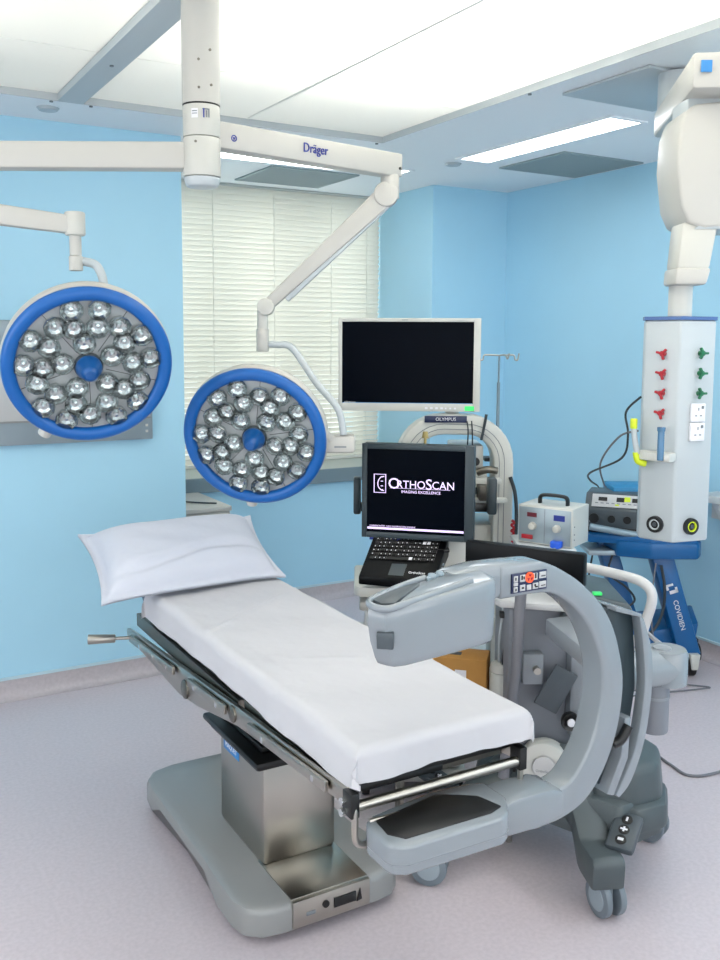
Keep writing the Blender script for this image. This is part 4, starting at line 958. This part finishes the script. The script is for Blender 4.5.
for x in (.065, .165):
    g = G(A); g.cyl((x, -.002, .070), (x, -.022, .070), .016, .013, seg=20, bev=.002); part('knob', g, 'pendw', fp_)
g = G(A); g.bb(.02, .065, -.01, -.002, .018, .034, .001); part('red_plug', g, 'red', fp_)
g = G(A); g.bb(.148, .190, -.03, -.002, .0, .025, .004); g.tube([(.155, -.02, .01), (.160, -.03, -.03), (.158, -.032, -.055)], .006); g.tube([(.175, -.02, .01), (.178, -.03, -.03), (.176, -.032, -.055)], .006); part('blue_leads', g, 'blue2', t)
g = G(A); g.bb(.112, .114, -.0042, -.002, .01, .14); part('panel_divider', g, 'grey', fp_)
g = G(A); g.tube([(.06, .07, Hh), (.062, .07, Hh+.026), (.085, .07, Hh+.034), (.15, .07, Hh+.034), (.172, .07, Hh+.026), (.175, .07, Hh)], .010, 10, flat=(.007, .014)); part('carry_handle', g, 'black', t)
g = G(A)
for y in (.02, .17):
    for z in (.03, .05, .08): g.cyl((Wd, y, z), (Wd+.002, y, z), .003, seg=8)
part('screw', g, 'grey', t)

# ================================================================== BLUE CART AND GENERATOR
t = thing('electrosurgery_cart', 'blue two-legged cart with white lettering on its leg standing by the right wall', 'medical cart', (1.6, 4.85, 0), V=True)
g = G(VM); g.prism([(1.36, 4.76), (1.50, 4.70), (1.74, 4.70), (1.80, 4.86), (1.80, 5.12), (1.20, 5.12), (1.20, 4.80)], 'xy', .70, .745, .008); part('shelf', g, 'covid', t)
g = G(VM); g.prism([(1.34, 4.755), (1.50, 4.69), (1.74, 4.69), (1.78, 4.76), (1.78, 5.0), (1.30, 5.0)], 'xy', .635, .72, .012); part('front_tray', g, 'covid', t)
g = G(VM); g.bb(1.36, 1.78, 4.93, 5.15, .90, .975, .008); part('rear_shelf', g, 'covtop', t)
g = G(VM); g.bb(1.20, 1.42, 4.78, 4.99, .635, .66, .006); part('tray_liner', g, 'panelg', t)
g = G(VM); g.tube([(1.20, 4.775, .79), (1.32, 4.765, .77), (1.44, 4.755, .75)], .018, 12); part('front_bar', g, 'pole', t)
def cleg(r0, r1, f0, f1, w, z0, z1, bev=.008):
    g = G(VM); g.hull8([(r1-w/2, f1-.05, z0), (r1+w/2, f1-.05, z0), (r1+w/2, f1+.06, z0), (r1-w/2, f1+.06, z0), (r0-w/2, f0-.05, z1), (r0+w/2, f0-.05, z1), (r0+w/2, f0+.06, z1), (r0-w/2, f0+.06, z1)], bev); return g
part('upright', cleg(1.33, 1.50, 4.98, 4.93, .10, .12, .68), 'covid', t)
lg = part('upright', cleg(1.575, 1.735, 4.80, 4.78, .115, .12, .65), 'covid', t)
g = G(VM); g.hull8([(1.45, 4.80, .13), (1.78, 4.80, .12), (1.82, 5.0, .12), (1.42, 5.05, .12), (1.42, 4.80, .20), (1.80, 4.80, .27), (1.84, 5.02, .31), (1.42, 5.07, .24)], .015); part('lower_bin', g, 'covid', t)
Tl = VM @ basis((1.648, 4.732, .42), (.28, 0, -1), (1, 0, .28))
dd = (Vector((1.735, 0, .12))-Vector((1.585, 0, .60))).normalized()
Tl = VM @ basis(Vector((1.660, 4.731, .36)), (dd.x, 0, dd.z), (-dd.z, 0, dd.x))
text('lettering', 'COVIDIEN', .036, Tl @ Matrix.Translation((.03, 0, 0)), 'whitep', lg, sx=1.0)
g = G(Tl @ Matrix.Translation((-.115, 0, .0)))
for q in ((-.03, -.018, -.028, .0), (-.03, -.0, -.028, -.016), (-.03, -.018, -.004, .012), (.006, .024, .0, .028), (-.006, .024, .016, .028), (.006, .024, -.016, .004)): g.bb(q[0], q[1], q[2], q[3], 0, .0012)
part('logo', g, 'whitep', lg)
for r_, f_ in ((1.745, 4.76), (1.50, 4.95)):
    g = G(VM); g.cyl((r_-.02, f_, .06), (r_+.02, f_, .06), .06, seg=28, bev=.006); w_ = part('caster', g, 'black', t)
    g = G(VM); g.hull8([(r_-.012, f_-.070, .05), (r_+.02, f_-.07, .05), (r_+.02, f_-.055, .05), (r_-.012, f_-.055, .05), (r_-.02, f_-.066, .13), (r_+.032, f_-.066, .13), (r_+.032, f_+.03, .13), (r_-.02, f_+.03, .13)], .004); part('caster_fork', g, 'white', w_)
for r_, f_ in ((1.85, 4.98), (1.50, 5.05)):
    g = G(VM); g.cyl((r_-.02, f_, .05), (r_+.02, f_, .05), .05, seg=20); g.bb(r_-.01, r_+.01, f_-.02, f_+.02, .05, .13); part('caster', g, 'black', t)
for k, (dx, s) in enumerate(((0, 0), (.02, .02), (.04, .045))):
    g = G(VM); g.tube([(1.44+dx, 4.69, .30-s), (1.50+dx, 4.66, .25-s), (1.56+dx, 4.68, .20-s*.6)], .007, 8); part('coiled_lead', g, 'panelw', t)
g = G(VM); g.tube([(1.56, 4.72, .60), (1.575, 4.70, .50), (1.575, 4.70, .38), (1.53, 4.68, .28), (1.46, 4.68, .22)], .008, 8); part('cable', g, 'cabled', t)
g = G(VM); g.tube([(1.52, 4.68, .62), (1.50, 4.66, .45), (1.505, 4.66, .30), (1.54, 4.70, .18)], .004, 8); part('cable', g, 'cable', t)
g = G(VM); g.tube([(1.35, 4.87, .62), (1.33, 4.86, .52), (1.42, 4.85, .45), (1.47, 4.85, .38), (1.42, 4.85, .33)], .006, 8); g.tube([(1.24, 4.85, .64), (1.22, 4.85, .5), (1.20, 4.85, .30)], .005, 8); part('cable', g, 'cabled', t)
t = thing('electrosurgical_generator', 'black electrosurgical generator with a silver front on the blue cart', 'medical device', (1.35, 4.85, .8), V=True)
A = VM @ Matrix.Translation((1.19, 4.86, .745)) @ Matrix.Rotation(math.radians(-21), 4, 'Z')
g = G(A); g.prism([(0, .03), (0, .125), (.06, .205), (.25, .205), (.25, .03)], 'yz', 0, .345, .008); part('body', g, 'char', t)
g = G(A); g.bb(-.004, .349, .0, .25, .0, .035, .008); part('foot_plinth', g, 'black', t)
Tf = A @ basis((.17, .028, .1675), (1, 0, 0), (0, .06, .08))
g = G(Tf); g.box((0, 0, .004), (.27, .075, .003), .001); fpn = part('front_panel', g, 'panelw', t)
g = G(Tf); g.box((-.08, .008, .006), (.045, .022, .003)); g.box((.01, .008, .006), (.04, .026, .003)); g.box((.09, .008, .006), (.042, .024, .003)); part('display', g, 'black', fpn)
g = G(Tf); g.box((.045, .012, .0062), (.03, .028, .002)); g.box((-.005, -.024, .0062), (.02, .008, .002)); part('yellow_marks', g, 'yellow', fpn)
g = G(Tf); g.box((.145, -.005, .006), (.035, .055, .004), .001); part('power_switch', g, 'red', t)
g = G(Tf)
for k in range(8): g.box((-.11+k*.028, -.016, .006), (.016, .005, .002))
part('button_marks', g, 'grey', fpn)
g = G(A)
for x, r_ in ((.05, .026), (.14, .020), (.22, .020), (.29, .008)): g.cyl((x, 0, .078), (x, -.006, .078), r_, seg=20)
part('connector_port', g, 'black', t)

# desk by right wall
t = thing('wall_counter', 'white counter top fixed along the right wall beyond the pendant', 'counter', (4.1, 3.0, 0))
g = G(); g.bb(4.03, 4.195, 2.3, 3.34, .905, .945, .004); part('top', g, 'desk', t)
g = G(); g.bb(4.155, 4.195, 2.3, 3.34, .80, .905); part('support', g, 'desk', t)
for y in (3.24, 2.4):
    g = G(); g.prism([(4.195, .905), (4.06, .905), (4.06, .885), (4.195, .68)], 'xz', y-.012, y+.012); part('bracket', g, 'desk', t)
g = G(); g.bb(4.12, 4.19, 2.85, 3.15, .946, 1.10, .006); solo(part('dark_case', g, 'bezel'), 'dark case on the white counter at the right edge', 'case')

# wall viewer at left
t = thing('x_ray_viewer', 'pale wall-mounted light box with a grey lower rail behind the left lamp', 'x-ray viewer', (.9, 4.62, 1.25))
g = G(); g.bb(.3, 1.462, 4.605, 4.649, 1.245, 1.835, .003); part('frame', g, 'panelg', t)
g = G(); g.bb(.33, 1.450, 4.600, 4.606, 1.36, 1.72, .002); part('viewing_screen', g, 'panelw', t)
g = G(); g.bb(.32, 1.458, 4.590, 4.606, 1.722, 1.83, .002); part('top_clip', g, 'panelg', t)
g = G(); g.bb(.3, 1.45, 4.596, 4.604, 1.352, 1.360); part('ledge', g, 'silver', t)
for z in (1.28, 1.31): 
    g = G(); g.bb(1.425, 1.437, 4.601, 4.606, z, z+.012); part('switch', g, 'white', t)
# cabinet near window
t = thing('bedside_cabinet', 'low cream cabinet by the window wall behind the pillow', 'cabinet', (1.83, 4.95, 0))
g = G(); g.hull8([(1.60, 4.72, .06), (1.965, 4.82, .06), (1.965, 5.30, .06), (1.60, 5.30, .06), (1.60, 4.72, .80), (1.965, 4.82, .80), (1.965, 5.30, .80), (1.60, 5.30, .80)], .006)
g.b.free(); g = G(); g.bb(1.66, 1.985, 4.86, 5.38, .05, .785, .006); part('body', g, 'cream', t)
g = G(); g.bb(1.655, 1.99, 4.85, 5.385, .787, .815, .004); part('top', g, 'cream', t)
g = G(); g.bb(1.67, 1.975, 4.852, 4.86, .60, .775, .002); dw = part('drawer', g, 'white', t)
g = G(); g.tube([(1.77, 4.85, .70), (1.77, 4.835, .70), (1.87, 4.835, .70), (1.87, 4.85, .70)], .005, 8, sm=False); part('handle', g, 'steel', dw)
g = G(); g.tube([(1.68, 5.25, .822), (1.80, 5.05, .822), (1.93, 4.93, .822)], .005, 8); solo(part('dark_rod', g, 'cabled'), 'thin dark rod lying across the top of the cream cabinet', 'rod')
for x, y in ((1.69, 4.9), (1.95, 4.9), (1.69, 5.34), (1.95, 5.34)):
    g = G(); g.cyl((x, y, 0), (x, y, .05), .02, seg=16); part('foot', g, 'char', t)

# stool behind the C-arm: cardboard box and canister on a low trolley
t = thing('supply_trolley', 'low white trolley holding the cardboard box and canister', 'trolley', (.36, 3.22, 0), V=True)
g = G(VM); g.bb(.12, .56, 3.08, 3.36, .415, .44, .006); part('top', g, 'panelw', t)
for r_ in (.15, .53):
    for f_ in (3.11, 3.33):
        g = G(VM); g.cyl((r_, f_, .0), (r_, f_, .415), .012, seg=12); part('leg', g, 'steel', t)
t = thing('cardboard_box', 'brown cardboard box behind the C-arm detector', 'box', (.33, 3.2, .44), V=True)
A = VM @ Matrix.Translation((.09, 3.27, .441)) @ Matrix.Rotation(math.radians(-14), 4, 'Z')
g = G(A); g.bb(0, .375, -.04, .08, 0, .20, .002); part('carton', g, 'brown', t)
g = G(A); g.bb(.265, .305, -.0415, -.040, .10, .16); part('shipping_label', g, 'whitep', t)
g = G(A); g.bb(.21, .28, .0, .03, .2, .2008); part('print', g, 'cabled', t)
t = thing('suction_canister', 'cream canister with tubes standing behind the cabinet hose', 'canister', (.50, 3.2, .44), V=True)
g = G(VM); g.cyl((.50, 3.16, .441), (.50, 3.16, .60), .040, .043, seg=28, bev=.005); part('jar', g, 'white', t)
g = G(VM); g.cyl((.50, 3.16, .60), (.50, 3.16, .63), .045, .036, seg=28, bev=.006); part('lid', g, 'cream', t)
g = G(VM); g.tube([(.49, 3.16, .63), (.488, 3.15, .72), (.497, 3.15, .80), (.50, 3.15, .86)], .004, 8); g.tube([(.51, 3.16, .63), (.53, 3.15, .70), (.515, 3.15, .76), (.52, 3.15, .82)], .006, 8); part('tubing', g, 'pend', t)
g = G(VM); g.tube([(.50, 3.14, .62), (.505, 3.13, .70), (.525, 3.13, .76), (.52, 3.13, .84)], .004, 8); g.bb(.485, .53, 3.12, 3.15, .80, .82, .003); part('black_tube', g, 'black', t)

# cords on floor
def P2(*pts): return [(x, y, .006) for x, y in pts]
g = G(); g.tube(P2((3.55, 3.30), (3.70, 3.20), (3.80, 3.10), (3.84, 3.05), (3.78, 3.06), (3.60, 3.11), (3.40, 3.16), (3.2, 3.1)), .004, 8); solo(part('floor_cable', g, 'cable'), 'thin grey cable bent in a point on the floor under the blue cart', 'cable')
g = G(); g.tube(P2((2.55, 2.85), (2.80, 2.80), (2.99, 2.69), (2.98, 2.55), (2.97, 2.44), (3.10, 2.40), (3.45, 2.42), (4.1, 2.6)), .006, 8); solo(part('floor_cable', g, 'cable'), 'grey power cable curving over the floor out past the right edge', 'cable')

# ================================================================== LIGHT
W = bpy.data.worlds.new('w'); bpy.context.scene.world = W; W.use_nodes = True
W.node_tree.nodes['Background'].inputs[0].default_value = (.96, .98, 1, 1); W.node_tree.nodes['Background'].inputs[1].default_value = 3.3
# daylight falling on the tall window from outside
area((2.6, 7.2, 2.2), 2.6, 2.6, 70, rot=(math.radians(-80), 0, 0), col=(1, .99, .93), name='daylight')
# unseen area lights at ceiling height, added to brighten the room
for i, (x, y) in enumerate(((3.3, 1.6), (3.3, -.2), (-1.5, 2.2))):
    area((x, y, H-.02), .24, 1.2, 14, col=(.97, .99, 1), name='added_light')
# ================================================================== CAMERA
cam = bpy.data.cameras.new('camera'); co = bpy.data.objects.new('camera', cam); C.objects.link(co)
yaw, pitch, roll, f, pyc = .5276034107637708, .1027407890741872, .005075688433458228, 930.653881674418, 436.0659722228216
F = Vector((math.sin(yaw)*math.cos(pitch), math.cos(yaw)*math.cos(pitch), -math.sin(pitch))); R = Vector((math.cos(yaw), -math.sin(yaw), 0)); U = R.cross(F)
c_, s_ = math.cos(roll), math.sin(roll); R2 = R*c_+U*s_; U2 = -R*s_+U*c_
m = Matrix((R2, U2, -F)).transposed().to_4x4(); m.translation = CAM; co.matrix_world = m
cam.sensor_fit = 'VERTICAL'; cam.sensor_height = 24; cam.lens = 24*f/960; cam.shift_y = -(480-pyc)/960
cam.clip_start = .05
S = bpy.context.scene; S.camera = co
S.view_settings.view_transform = 'Standard'; S.view_settings.look = 'None'; S.view_settings.exposure = 0.05; S.view_settings.gamma = 1
S.view_settings.use_curve_mapping = False
